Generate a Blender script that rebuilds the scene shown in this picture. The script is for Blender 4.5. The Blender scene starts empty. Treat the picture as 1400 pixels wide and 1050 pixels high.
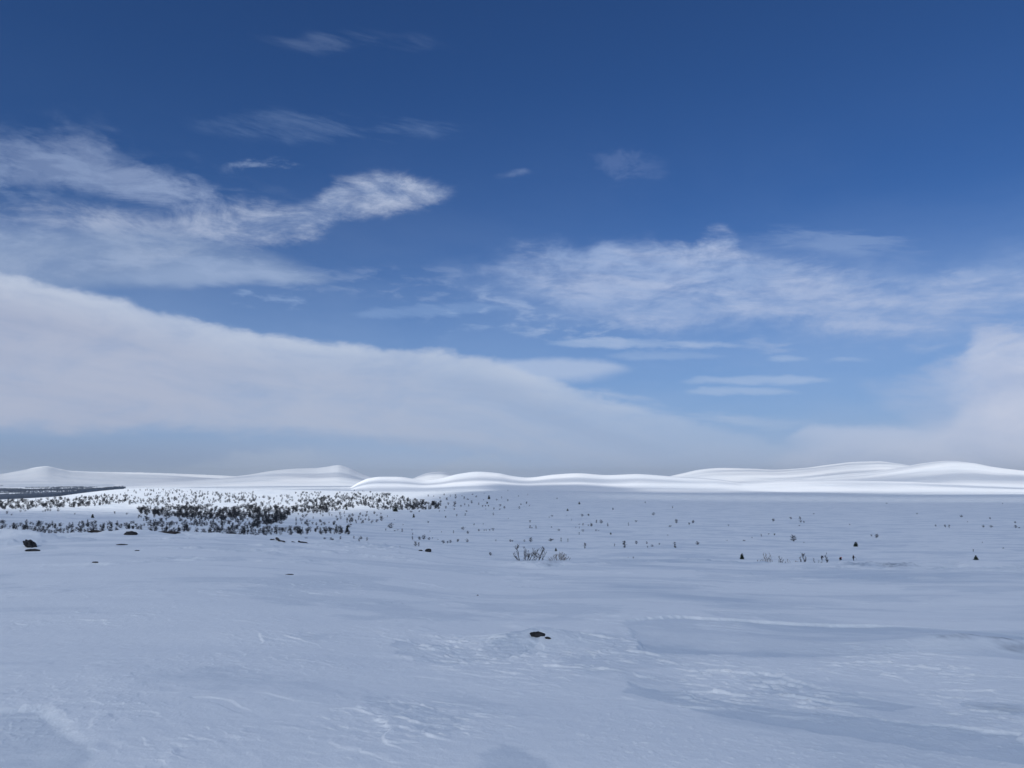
import bpy, math, random
import numpy as np
from mathutils import Vector, Matrix

random.seed(7)
R = math.radians
C = bpy.context.scene.collection

# ------------------------------------------------------------------ camera
F, CX, CY = 1057.0, 700.0, 525.0            # focal length and centre in pixels of the 1400 px photo
PITCH = R(7.0)
CAMZ = 1.6
SP, CP = math.sin(PITCH), math.cos(PITCH)
cam_d = bpy.data.cameras.new("camera")
cam_d.sensor_width = 36.0
cam_d.lens = 36.0 * F / 1400.0
cam_d.clip_start, cam_d.clip_end = 0.1, 200000.0
cam = bpy.data.objects.new("camera", cam_d)
cam.location = (0, 0, CAMZ)
cam.rotation_euler = (R(90) + PITCH, 0, 0)
C.objects.link(cam)
sc = bpy.context.scene
sc.camera = cam
sc.view_settings.view_transform = 'Standard'
sc.view_settings.look = 'None'
sc.view_settings.exposure = 0.0
sc.view_settings.gamma = 1.0
sc.cycles.transparent_max_bounces = 12
sc.cycles.max_bounces = 6

def ray(px, row):
    xc, yc = (px - CX) / F, (CY - row) / F
    return np.array([xc, CP - yc * SP, SP + yc * CP])
def azel(px, row):
    d = ray(px, row)
    return math.atan2(d[0], d[1]), math.atan2(d[2], math.hypot(d[0], d[1]))
def slope(px, row):
    d = ray(px, row)
    return d[2] / math.hypot(d[0], d[1])

# ------------------------------------------------------------------ sun and sky
SUN_EL, SUN_AZ = R(31), R(215)               # azimuth clockwise from +Y: behind the camera, to its left
sun_dir = Vector((math.sin(SUN_AZ) * math.cos(SUN_EL), math.cos(SUN_AZ) * math.cos(SUN_EL), math.sin(SUN_EL)))
sl = bpy.data.lights.new("sun", 'SUN')
sl.energy, sl.angle, sl.color = 4.8, R(0.53), (1.0, 0.965, 0.91)
so = bpy.data.objects.new("sun", sl)
so.rotation_euler = sun_dir.to_track_quat('Z', 'Y').to_euler()
so.location = (-20, -30, 40)
C.objects.link(so)

world = bpy.data.worlds.new("World")
sc.world = world
world.use_nodes = True
WT = world.node_tree
WT.nodes.clear()

class NT:
    """small helper for wiring node trees"""
    def __init__(s, tree): s.t = tree
    def n(s, typ, **kw):
        x = s.t.nodes.new(typ)
        for k, v in kw.items(): setattr(x, k, v)
        return x
    def link(s, a, b): s.t.links.new(a, b)
    def put(s, sock, v):
        if hasattr(v, 'links') or isinstance(v, bpy.types.NodeSocket): s.link(v, sock)
        else: sock.default_value = v
    def m(s, op, a, b=0.0, c=0.0, clamp=False):
        x = s.n('ShaderNodeMath', operation=op, use_clamp=clamp)
        for i, v in enumerate((a, b, c)): s.put(x.inputs[i], v)
        return x.outputs[0]
    def ss(s, v, a, b, lo=0.0, hi=1.0):
        x = s.n('ShaderNodeMapRange', interpolation_type='SMOOTHSTEP')
        for k, q in (('Value', v), ('From Min', a), ('From Max', b), ('To Min', lo), ('To Max', hi)): s.put(x.inputs[k], q)
        return x.outputs['Result']
    def lin(s, v, a, b, lo=0.0, hi=1.0):
        x = s.n('ShaderNodeMapRange', clamp=True)
        for k, q in (('Value', v), ('From Min', a), ('From Max', b), ('To Min', lo), ('To Max', hi)): s.put(x.inputs[k], q)
        return x.outputs['Result']
    def fc(s, v, pts):
        x = s.n('ShaderNodeFloatCurve')
        cu = x.mapping.curves[0]
        pts = sorted(pts)
        while len(cu.points) < len(pts): cu.points.new(0.5, 0.5)
        for p, (a, b) in zip(cu.points, pts):
            p.location = (a, b); p.handle_type = 'AUTO_CLAMPED'
        x.mapping.use_clip = False
        x.mapping.extend = 'HORIZONTAL'
        x.mapping.update()
        s.link(v, x.inputs['Value'])
        return x.outputs[0]
    def noise(s, vec, scale, detail=5, rough=0.55, dist=0.0, lac=2.0):
        x = s.n('ShaderNodeTexNoise')
        s.link(vec, x.inputs['Vector'])
        for k, q in (('Scale', scale), ('Detail', detail), ('Roughness', rough), ('Distortion', dist), ('Lacunarity', lac)): x.inputs[k].default_value = q
        return x.outputs[0]
    def comb(s, x, y, z=0.0):
        c = s.n('ShaderNodeCombineXYZ')
        for i, v in enumerate((x, y, z)): s.put(c.inputs[i], v)
        return c.outputs[0]
    def mix(s, f, a, b, blend='MIX'):
        x = s.n('ShaderNodeMix', data_type='RGBA', blend_type=blend)
        s.put(x.inputs[0], f)
        for i, v in ((6, a), (7, b)):
            if isinstance(v, (tuple, list)): x.inputs[i].default_value = (*v[:3], 1)
            else: s.link(v, x.inputs[i])
        return x.outputs[2]

def lin3(r, g, b):
    f = lambda c: (c / 255 / 12.92) if c / 255 <= 0.04045 else ((c / 255 + 0.055) / 1.055) ** 2.4
    return (f(r), f(g), f(b))

W = NT(WT)
geo = W.n('ShaderNodeTexCoord')
sep = W.n('ShaderNodeSeparateXYZ')
W.link(geo.outputs['Generated'], sep.inputs[0])
dx, dy, dz = sep.outputs
az = W.m('ARCTAN2', dx, dy)
el = W.m('ARCSINE', dz)
AZ0, AZ1, EL0, EL1 = -0.75, 0.75, -0.1, 0.7
azn = W.lin(az, AZ0, AZ1)
eln = W.m('DIVIDE', W.m('SUBTRACT', el, EL0), EL1 - EL0)
# cloud-layer coordinates: where the view ray meets a flat layer overhead (flattens towards the horizon)
zz = W.m('ADD', W.m('MAXIMUM', dz, 0.0), 0.10)
pu, pv = W.m('DIVIDE', dx, zz), W.m('DIVIDE', dy, zz)
plane = W.comb(pu, pv, 0.0)
streak = W.comb(W.m('MULTIPLY', pu, 0.45), pv, 3.7)
dirv = W.comb(az, W.m('MULTIPLY', el, 1.9), 0.0)

sky = W.n('ShaderNodeTexSky', sky_type='NISHITA')
sky.sun_disc = False
sky.sun_elevation, sky.sun_rotation = SUN_EL, SUN_AZ
sky.altitude, sky.air_density, sky.dust_density, sky.ozone_density = 900, 1.0, 0.35, 3.0
STR = 0.1
skg = W.n('ShaderNodeGamma'); W.link(sky.outputs[0], skg.inputs[0]); skg.inputs[1].default_value = 1.0
blue = W.mix(1.0, skg.outputs[0], (0.245, 0.445, 0.735), 'MULTIPLY')

n_big = W.noise(plane, 0.9, 6, 0.55, 0.4)
n_med = W.noise(plane, 2.6, 7, 0.6, 0.5)
n_str = W.noise(streak, 3.2, 7, 0.62, 0.6)
n_dir = W.noise(dirv, 7.0, 6, 0.55, 0.3)
n_dir2 = W.noise(dirv, 26.0, 5, 0.6, 0.2)
n_rag = W.noise(W.comb(W.m('MULTIPLY', az, 0.62), W.m('MULTIPLY', el, 1.5), 2.0), 16.0, 11, 0.68, 0.4)
n_ragh = W.noise(W.comb(W.m('MULTIPLY', az, 0.30), W.m('MULTIPLY_ADD', el, 1.9, W.m('MULTIPLY', az, .22)), 5.0), 21.0, 11, 0.67, 0.3)
n_fl = W.noise(W.comb(W.m('MULTIPLY', az, 0.5), W.m('MULTIPLY', el, 1.6), 9.0), 40.0, 8, 0.6, 0.3)
n_soft = W.noise(dirv, 3.0, 3, 0.5, 0.0)

def pts(lst):
    out = []
    for px, row in lst:
        a, e = azel(px, row)
        out.append(((a - AZ0) / (AZ1 - AZ0), (e - EL0) / (EL1 - EL0)))
    return out
def dens(lst):
    out = []
    for px, d in lst:
        a, e = azel(px, 450)
        out.append(((a - AZ0) / (AZ1 - AZ0), d))
    return out
PXE = 1 / F / (EL1 - EL0)                     # one photo pixel in eln units
def warp(amp_px, tex, amp2_px=0.0, tex2=None):
    e = W.m('MULTIPLY_ADD', W.m('SUBTRACT', tex, 0.5), 2 * amp_px * PXE, eln)
    if tex2 is not None: e = W.m('MULTIPLY_ADD', W.m('SUBTRACT', tex2, 0.5), 2 * amp2_px * PXE, e)
    return e
def band(col, top, bot, den, soft_t, soft_b, e, tex=None, rag=0.0, rt=None):
    """a cloud between two elevation curves; returns its cover 0..1"""
    t, b, d = W.fc(azn, pts(top)), W.fc(azn, pts(bot)), W.fc(azn, dens(den))
    mt = W.ss(W.m('SUBTRACT', t, e), 0.0, soft_t * PXE)
    mb = W.ss(W.m('SUBTRACT', e, b), 0.0, soft_b * PXE)
    m_ = W.m('MULTIPLY', mt, mb)
    if rag:
        m0 = m_
        m_ = W.ss(W.m('MULTIPLY_ADD', W.m('SUBTRACT', rt or n_rag, 0.5), rag * 2.1, W.m('MULTIPLY', m_, 0.85)), 0.10, 1.0)
        m_ = W.m('MULTIPLY', m_, W.ss(m0, 0.0, 0.5))
    m_ = W.m('MULTIPLY', m_, d)
    if tex is not None: m_ = W.m('MULTIPLY', m_, tex)
    return m_

e_fine = warp(10, n_dir, 5, n_dir2)
e_mid = warp(26, n_dir, 10, n_dir2)
e_big = warp(45, n_dir, 18, n_dir2)
tex_lump = W.ss(n_med, 0.33, 0.68)
tex_str = W.ss(n_str, 0.36, 0.66)
tex_thin = W.ss(W.m('MULTIPLY', n_str, W.m('ADD', n_med, 0.45)), 0.38, 0.66)
tex_soft = W.ss(n_big, 0.2, 0.6, 0.55, 1.0)

out = blue
def over(cover, colour):
    global out
    colour = lin3(*colour) if isinstance(colour, tuple) else colour
    if isinstance(colour, tuple): colour = tuple(c / STR for c in colour)
    out = W.mix(cover, out, colour)
def grade(f, a, b):
    return W.mix(f, tuple(c / STR for c in lin3(*a)), tuple(c / STR for c in lin3(*b)))

# thin whitening of the air low in the sky
over(W.m('MULTIPLY', W.m('POWER', W.ss(eln, 0.62, 0.10), 1.35), 0.80), (146, 175, 216))
over(W.m('MULTIPLY', W.ss(n_big, .3, .7), W.ss(eln, .75, .3, 0, .16)), (160, 182, 218))
# faint veils high up
over(band(0, [(180, 60), (350, 36), (560, 36), (680, 60)], [(180, 62), (350, 84), (560, 82), (680, 62)], [(180, 0), (380,0.16), (560, 0.18), (690, 0)], 34, 34, e_fine, None, 1.6, n_ragh), (150, 170, 205))
over(band(0, [(150, 170), (350, 130), (560, 145), (760, 185)], [(150, 172), (350, 205), (560, 205), (760, 195)], [(150, 0), (330, .18), (560, .24), (700, .22), (760, 0)], 45, 35, e_fine, None, 1.6, n_ragh), (140, 165, 205))
# left broken cloud
lump = grade(W.ss(n_rag, 0.36, 0.66), (132, 153, 192), (180, 192, 217))
over(band(0, [(-60, 140), (0, 146), (100, 150), (180, 176), (240, 206), (290, 230), (360, 262), (430, 290)],
          [(-60, 262), (0, 276), (120, 300), (240, 312), (430, 306)], [(-60, .36), (60, .46), (170, .70), (270, .86), (350, .6), (430, 0)], 60, 50, e_mid, None, 1.1), (150, 168, 203))
over(band(0, [(-60, 256), (60, 256), (180, 268), (260, 268), (340, 260), (420, 250), (470, 226), (540, 212), (590, 222), (630, 240), (660, 258)],
          [(-60, 406), (160, 402), (260, 378), (340, 362), (420, 342), (500, 318), (590, 304), (630, 284), (660, 268)],
          [(-60, .74), (150, .76), (300, .82), (480, .92), (600, .85), (640, .5), (665, 0)], 44, 40, e_mid, W.ss(n_fl, .32, .58, .66, 1.0), .85), lump)
over(band(0, [(-60, 282), (100, 288), (250, 296), (360, 322), (440, 350), (520, 372)], [(-60, 420), (200, 408), (340, 402), (440, 398), (520, 386)],
          [(-60, .68), (150, .66), (300, .6), (420, .5), (520, 0)], 40, 26, e_fine, None, .35), (136, 158, 194))
over(band(0, [(60, 372), (220, 345), (300, 334), (400, 350), (500, 368), (540, 380)], [(60, 398), (220, 402), (400, 400), (500, 392), (540, 386)],
          [(60, 0), (230, .55), (330, .68), (450, .6), (540, 0)], 34, 22, e_fine, None, .5, n_ragh), (154, 174, 208))
over(band(0, [(600, 272), (640, 250), (690, 232), (715, 226), (740, 232)], [(600, 276), (640, 266), (690, 250), (715, 245), (740, 243)],
          [(600, 0), (640, .40), (680, .45), (708, .7), (724, .55), (740, 0)], 16, 16, warp(9, n_dir2), None, 1.0), (162, 180, 214))
over(band(0, [(280, 232), (330, 214), (360, 210), (400, 216), (435, 226)], [(280, 240), (330, 241), (360, 239), (400, 240), (435, 234)],
          [(280, 0), (335, .5), (380, .6), (435, 0)], 16, 16, warp(9, n_dir2, 5, n_dir), None, 2.0), (155, 175, 210))
over(band(0, [(280, 415), (360, 388), (420, 398), (450, 420)], [(280, 420), (360, 432), (420, 434), (450, 424)], [(280, 0), (370, .5), (420, .5), (450, 0)], 18, 18, e_mid, W.ss(n_fl, .46, .64), 1.0, n_ragh), (150, 175, 215))
over(band(0, [(440, 425), (520, 415), (640, 408), (720, 412)], [(440, 432), (520, 440), (640, 438), (720, 424)], [(440, 0), (520, .3), (640, .3), (720, 0)], 14, 14, e_fine, None, 2.2, n_ragh), (150, 178, 220))
# right broken cloud
over(band(0, [(720, 215), (780, 196), (850, 176), (900, 192), (940, 230)], [(720, 225), (780, 248), (850, 272), (900, 268), (940, 240)],
          [(720, 0), (800, .12), (860, .18), (900, .12), (940, 0)], 50, 50, e_mid, None, 2.2), (140, 160, 203))
over(band(0, [(960, 330), (1060, 300), (1200, 306), (1330, 318), (1420, 335)], [(960, 344), (1060, 352), (1200, 362), (1330, 350), (1420, 342)],
          [(960, 0), (1080, .3), (1200, .42), (1320, .3), (1420, 0)], 30, 30, e_fine, None, 1.8, n_ragh), (148, 172, 212))
wisp = grade(W.ss(n_ragh, 0.36, 0.64), (146, 170, 212), (178, 192, 222))
over(band(0, [(590, 352), (660, 326), (730, 314), (830, 312), (900, 304), (940, 302), (975, 290), (1005, 306), (1025, 332), (1060, 340), (1150, 344), (1240, 358), (1300, 342), (1400, 332), (1460, 330)],
          [(590, 362), (660, 402), (730, 432), (850, 464), (1000, 476), (1150, 478), (1300, 482), (1400, 470), (1460, 470)],
          [(590, 0), (660, .5), (740, .72), (850, .86), (930, .95), (975, 1.0), (1060, .84), (1200, .88), (1330, .85), (1460, .9)], 56, 56, e_mid, W.ss(n_fl, .34, .60, .58, 1.0), 1.1), wisp)
over(band(0, [(560, 345), (700, 325), (900, 318), (1200, 330), (1460, 320)], [(560, 380), (700, 450), (900, 475), (1200, 480), (1460, 476)],
          [(560, 0), (680, .26), (900, .34), (1200, .3), (1460, .4)], 50, 40, e_big, W.ss(n_fl, .3, .7, .35, 1.0)), (160, 182, 220))
# scraps of thin cloud in the blue between
over(band(0, [(560, 370), (700, 380), (900, 470), (1100, 470), (1300, 480)], [(560, 470), (700, 470), (900, 510), (1100, 510), (1300, 505)],
          [(560, 0), (680, .35), (900, .35), (1150, .3), (1300, 0)], 50, 30, e_big, W.ss(n_fl, .52, .68)), (165, 188, 224))
# thin level streaks
for top, bot, dn in (
        ([(740, 468), (800, 462), (900, 462), (1000, 468), (1030, 474)], [(740, 472), (800, 476), (900, 477), (1000, 477), (1030, 476)], [(740, 0), (800, .45), (950, .5), (1030, 0)]),
        ([(820, 482), (880, 478), (960, 480), (1010, 486)], [(820, 488), (880, 494), (960, 493), (1010, 488)], [(820, 0), (900, .3), (1010, 0)]),
        ([(920, 522), (970, 513), (1080, 512), (1150, 518)], [(920, 526), (970, 526), (1080, 526), (1150, 522)], [(920, 0), (970, .45), (1090, .5), (1150, 0)]),
        ([(930, 534), (970, 528), (1060, 528), (1110, 533)], [(930, 538), (970, 541), (1060, 540), (1110, 536)], [(930, 0), (970, .45), (1060, .4), (1110, 0)]),
        ([(1040, 490), (1070, 484), (1110, 488)], [(1040, 493), (1070, 496), (1110, 492)], [(1040, 0), (1070, .4), (1110, 0)]),
        ([(1120, 492), (1150, 488), (1190, 490), (1210, 493)], [(1120, 495), (1150, 497), (1190, 496), (1210, 494)], [(1120, 0), (1150, .35), (1190, .35), (1210, 0)])):
    over(band(0, [(a, b - 4) for a, b in top], [(a, b + 4) for a, b in bot], dn, 10, 10, warp(6, n_dir2, 5, n_dir), None, .9, n_ragh), (180, 199, 228))
over(band(0, [(640, 500), (700, 486), (780, 486), (840, 490), (880, 506)], [(640, 520), (700, 535), (780, 530), (840, 520), (880, 508)],
          [(640, 0), (720, .8), (800, .8), (850, .6), (880, 0)], 12, 20, warp(6, n_dir2)), (176, 194, 224))
# grey-blue air beneath the bank
over(band(0, [(-60, 560), (400, 570), (700, 590), (1000, 590), (1460, 580)], [(-60, 720), (1460, 720)], [(-60, .95), (500, .9), (800, .75), (1100, .5), (1460, .6)], 60, 2, eln),
     grade(W.ss(az, -0.55, 0.1), (140, 160, 192), (178, 196, 225)))
over(band(0, [(1060, 540), (1160, 505), (1260, 470), (1340, 440), (1460, 420)], [(1060, 560), (1160, 560), (1260, 600), (1340, 660), (1460, 680)],
          [(1060, 0), (1160, .4), (1260, .6), (1340, .75), (1460, .85)], 60, 40, e_big, W.ss(n_ragh, .3, .62, .45, 1.0), .5), (172, 189, 221))
over(band(0, [(620, 350), (720, 400), (820, 430), (1000, 448), (1200, 455), (1460, 452)], [(620, 420), (720, 470), (820, 486), (1000, 492), (1200, 490), (1460, 490)],
          [(620, .2), (760, .4), (1000, .45), (1200, .5), (1460, .6)], 26, 26, e_mid, W.ss(n_fl, .46, .62), 1.2, n_ragh), (172, 190, 222))
over(band(0, [(-60, 150), (100, 158), (250, 205), (400, 250), (520, 245)], [(-60, 300), (250, 300), (400, 300), (520, 270)],
          [(-60, .4), (200, .4), (400, .3), (520, 0)], 60, 50, e_big, W.ss(n_fl, .42, .62)), (150, 170, 206))
# pale hazy veil filling the low sky towards the right
over(band(0, [(560, 620), (760, 520), (900, 530), (1000, 535), (1150, 525), (1300, 500), (1460, 480)], [(560, 740), (1460, 740)],
          [(560, 0), (760, .5), (900, .75), (1050, .70), (1200, .62), (1460, .75)], 130, 2, warp(22, n_dir, 8, n_dir2), W.ss(n_ragh, .2, .6, .75, 1.0)), (170, 188, 219))
over(band(0, [(640, 500), (800, 520), (900, 540), (1040, 552), (1150, 560)], [(640, 560), (800, 575), (900, 590), (1040, 605), (1150, 600)],
          [(640, 0), (780, .6), (920, .55), (1040, .4), (1150, 0)], 34, 34, e_mid, None, 1.2, n_ragh), (182, 198, 224))
# the great smooth bank of cloud
bank_t = [(-80, 345), (0, 362), (90, 381), (180, 404), (300, 434), (380, 449), (450, 460), (540, 464), (600, 469), (680, 482), (740, 506), (820, 532), (920, 560), (1010, 582), (1100, 610), (1200, 640), (1460, 680)]
bank_b = [(-80, 612), (0, 612), (250, 614), (420, 616), (600, 634), (800, 660), (1000, 690), (1460, 720)]
bt = W.fc(azn, pts(bank_t))
bd = W.m('SUBTRACT', bt, warp(6, n_soft))
rim = W.ss(bd, 60 * PXE, 4 * PXE)
inner = grade(W.ss(az, -0.6, 0.05), (172, 180, 204), (174, 192, 220))
inner = W.mix(W.m('MULTIPLY', W.ss(n_soft, 0.35, 0.65), 0.35), inner, tuple(c / STR for c in lin3(182, 194, 216)))
lay = W.noise(W.comb(W.m('MULTIPLY', az, 1.3), W.m('MULTIPLY', bd, 9.0), 4.0), 2.6, 6, .55, .3)
inner = W.mix(W.m('MULTIPLY', W.ss(lay, .40, .62), .40), inner, tuple(c / STR for c in lin3(178, 186, 207)))
inner = W.mix(W.m('MULTIPLY', W.ss(lay, .58, .36), .35), inner, tuple(c / STR for c in lin3(152, 167, 197)))
inner = W.mix(W.m('MULTIPLY', rim, 0.75), inner, tuple(c / STR for c in lin3(196, 208, 228)))
bank = band(0, bank_t, bank_b, [(-80, 1), (300, .97), (600, .93), (700, .86), (800, .70), (900, .5), (1010, .32), (1150, .15), (1300, 0)], 20, 40, warp(9, n_dir, 10, n_dir2), None, .5)
over(bank, inner)
# low puffs over the far hills
for top, bot, dn in (
        ([(180, 640), (290, 616), (340, 606), (400, 602), (455, 606), (500, 636)], [(180, 664), (290, 664), (500, 664)], [(180, 0), (300, .3), (400, .42), (440, .25), (500, 0)]),
        ([(560, 645), (605, 622), (640, 612), (680, 616), (710, 630), (750, 650)], [(560, 668), (750, 668)], [(560, 0), (615, .42), (680, .4), (705, .22), (750, 0)]),
        ([(30, 650), (55, 632), (90, 634), (130, 645)], [(30, 660), (130, 660)], [(30, 0), (60, .4), (95, .4), (130, 0)]),
        ([(730, 648), (770, 634), (805, 636), (820, 650)], [(730, 660), (820, 660)], [(730, 0), (770, .35), (800, .35), (820, 0)])):
    over(band(0, top, bot, dn, 22, 24, warp(12, n_dir2, 12, n_dir), None, 1.3), (180, 193, 214))
# right bank low over the fells
over(band(0, [(1020, 630), (1060, 612), (1090, 590), (1150, 574), (1230, 568), (1290, 560), (1330, 530), (1460, 500)], [(1020, 720), (1460, 720)],
          [(1020, 0), (1080, .5), (1150, .6), (1300, .75), (1400, .85), (1460, .9)], 36, 2, warp(14, n_dir, 8, n_dir2)),
     grade(W.ss(n_dir, .3, .7), (184, 197, 224), (206, 213, 232)))
over(band(0, [(1240, 490), (1315, 446), (1340, 426), (1400, 428), (1460, 424)], [(1270, 540), (1330, 600), (1460, 640)], [(1240, 0), (1300, .35), (1350, .8), (1400, .9), (1460, .95)], 40, 60, warp(30, n_dir, 14, n_dir2), None, .9),
     grade(W.ss(n_dir, .3, .7), (176, 190, 220), (206, 213, 232)))
over(band(0, [(1060, 606), (1085, 588), (1120, 576), (1200, 578), (1260, 582), (1300, 592)], [(1060, 612), (1120, 618), (1200, 622), (1300, 612)],
          [(1060, 0), (1095, .6), (1150, .6), (1250, .4), (1300, 0)], 12, 26, warp(8, n_dir2, 5, n_dir)), (190, 203, 228))
# broken cloud over the half of the sky behind and above the viewer
back = W.m('MULTIPLY', W.ss(W.m('ABSOLUTE', az), 0.72, 1.1), W.ss(el, 1.35, 1.0))
back = W.m('MULTIPLY', back, W.ss(n_big, 0.35, 0.6, 0.25, 0.8))
over(back, (164, 184, 216))

bg = W.n('ShaderNodeBackground')
W.link(out, bg.inputs[0])
bg.inputs[1].default_value = STR
wo = W.n('ShaderNodeOutputWorld')
W.link(bg.outputs[0], wo.inputs[0])

# ------------------------------------------------------------------ noise for building land
_rng = np.random.default_rng(11)
_P = _rng.permutation(512); _P = np.concatenate([_P, _P, _P])
_A = _rng.random(512) * 2 * np.pi
_G = np.stack([np.cos(_A), np.sin(_A)], 1)
def perlin(x, y):
    xi, yi = np.floor(x).astype(np.int64), np.floor(y).astype(np.int64)
    xf, yf = x - xi, y - yi
    u, v = xf**3 * (xf * (xf * 6 - 15) + 10), yf**3 * (yf * (yf * 6 - 15) + 10)
    def g(ix, iy, fx, fy):
        h = _P[_P[ix & 511] + (iy & 511)]
        return _G[h, 0] * fx + _G[h, 1] * fy
    a = g(xi, yi, xf, yf); b = g(xi + 1, yi, xf - 1, yf)
    c = g(xi, yi + 1, xf, yf - 1); d = g(xi + 1, yi + 1, xf - 1, yf - 1)
    return 1.5 * ((a + (b - a) * u) + ((c + (d - c) * u) - (a + (b - a) * u)) * v)
def fbm(x, y, octv=4, gain=0.5, seed=0.0):
    r, a, s = np.zeros_like(x), 1.0, 0.0
    for i in range(octv):
        r += a * perlin(x + seed + 17.3 * i, y - seed * 1.7 + 9.1 * i); s += a
        a *= gain; x = x * 2.03; y = y * 2.03
    return r / s
def sstep(v, a, b):
    t = np.clip((v - a) / (b - a), 0, 1)
    return t * t * (3 - 2 * t)

# ------------------------------------------------------------------ the lie of the land
COLS = np.array([0, 175, 350, 525, 700, 875, 1050, 1225, 1400.0])
GRAD = [.045, .045, .052, .066, .081, .081, .083, .0775, .069]
CREST = [85, 92, 88, 78, 62, 62, 62, 62, 62]
FAR = {  # distance -> rows of the ground seen at that distance, one per column
    130: [734, 731, 738, 752, 780, 779, 782, 784, 784],
    190: [739, 736, 742, 754, 772, 772, 776, 777, 777],
    260: [738, 735, 742, 752, 762, 762, 766, 767, 767],
    400: [729, 728, 730, 736, 742, 742, 745, 746, 746],
    550: [715, 716, 719, 724, 728, 729, 731, 732, 732],
    800: [701, 703, 706, 709, 713, 714, 716, 717, 717],
    1100: [693, 693, 697, 700, 703, 705, 706, 707, 707],
    1600: [686, 682, 686, 690, 693, 695, 697, 698, 698],
    2300: [683, 675, 677, 681, 684, 687, 689, 690, 690],
    3300: [688, 669, 671, 675, 676, 679, 681, 683, 683],
    4300: [688, 667.5, 668.5, 671.5, 671, 674, 676, 678, 678],
    6000: [682, 672, 670, 668, 667, 669, 670, 671, 671],
    9000: [671, 668, 666, 665, 664, 664, 665, 665, 665],
    16000: [662, 662, 661, 661, 660, 660, 660, 660, 660],
    48000: [657, 657, 657, 657, 657, 657, 657, 657, 657]}
def pchip(xk, yk):
    xk, yk = np.array(xk, float), np.array(yk, float)
    h, dl = np.diff(xk), np.diff(yk) / np.diff(xk)
    m = np.zeros_like(yk)
    for i in range(1, len(xk) - 1):
        if dl[i - 1] * dl[i] > 0:
            w1, w2 = 2 * h[i] + h[i - 1], h[i] + 2 * h[i - 1]
            m[i] = (w1 + w2) / (w1 / dl[i - 1] + w2 / dl[i])
    m[0], m[-1] = dl[0], dl[-1]
    def f(x):
        x = np.clip(x, xk[0], xk[-1])
        i = np.clip(np.searchsorted(xk, x) - 1, 0, len(xk) - 2)
        t = (x - xk[i]) / h[i]
        return ((1 + 2 * t) * (1 - t)**2 * yk[i] + t * (1 - t)**2 * h[i] * m[i] + t * t * (3 - 2 * t) * yk[i + 1] + t * t * (t - 1) * h[i] * m[i + 1])
    return f
PROF = []
for ci, px in enumerate(COLS):
    xs, ys = [math.log(.1), math.log(1.5), math.log(4), math.log(7)], [0.05, 0.06, 0.08, 0.08 - GRAD[ci] * 3]
    for fr in (.18, .3, .45, .65, .85, 1.0):
        d = CREST[ci] * fr
        if d > 8: xs.append(math.log(d)); ys.append(0.08 - GRAD[ci] * (d - 4))
    for d, rows in FAR.items():
        xs.append(math.log(d)); ys.append(CAMZ + slope(px, rows[ci]) * d)
    PROF.append(pchip(xs, ys))
HZ = CP - (CY - 665) / F * SP
def land(x, y):
    """height of the smooth land"""
    x, y = np.asarray(x, float), np.asarray(y, float)
    d = np.maximum(np.hypot(x, y), 0.1)
    ld = np.log(d)
    a = np.arctan2(x, y)
    u = np.tan(np.clip(a, -0.7, 0.7)) * HZ * F + CX
    t = np.clip(u / 175.0, 0, 8)
    P = np.stack([p(ld) for p in PROF])
    i = np.clip(np.floor(t).astype(int), 0, 7); f = t - i
    idx = np.arange(d.size).reshape(d.shape)
    Pf = P.reshape(9, -1)
    g = lambda k: Pf[np.clip(k, 0, 8).ravel(), idx.ravel()].reshape(d.shape)
    p0, p1, p2, p3 = g(i - 1), g(i), g(i + 1), g(i + 2)
    h = p1 + 0.5 * f * (p2 - p0 + f * (2 * p0 - 5 * p1 + 4 * p2 - p3 + f * (3 * (p1 - p2) + p3 - p0)))
    wb = sstep(np.abs(a), 0.9, 2.2)
    h = h * (1 - wb) + wb * (0.05 - 0.02 * d)
    h += sstep(d, 30, 90) * 0.22 * fbm(x / 70, y / 34, 3, .5, 3.1) * (1 - sstep(d, 110, 200) * .3)
    h += sstep(d, 300, 900) * 0.8 * fbm(x / 420, y / 200, 4, .5, 8.2)
    h += sstep(d, 2500, 6000) * 9 * fbm(x / 2600, y / 900, 4, .5, 5.5)
    return h
def ground_at(px, row, dmin=2.0, dmax=30000):
    r = ray(px, row); hz = math.hypot(r[0], r[1])
    d = np.exp(np.linspace(math.log(dmin), math.log(dmax), 3000))
    z = CAMZ + r[2] / hz * d
    h = land(d * r[0] / hz, d * r[1] / hz)
    k = np.nonzero(z <= h)[0]
    k = k[0] if len(k) else len(d) - 1
    if k > 0 and len(d) - 1 != k:
        a, b = z[k - 1] - h[k - 1], h[k] - z[k]
        dd = d[k - 1] + (d[k] - d[k - 1]) * a / max(a + b, 1e-9)
    else: dd = d[k]
    return dd * r[0] / hz, dd * r[1] / hz, dd

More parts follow.
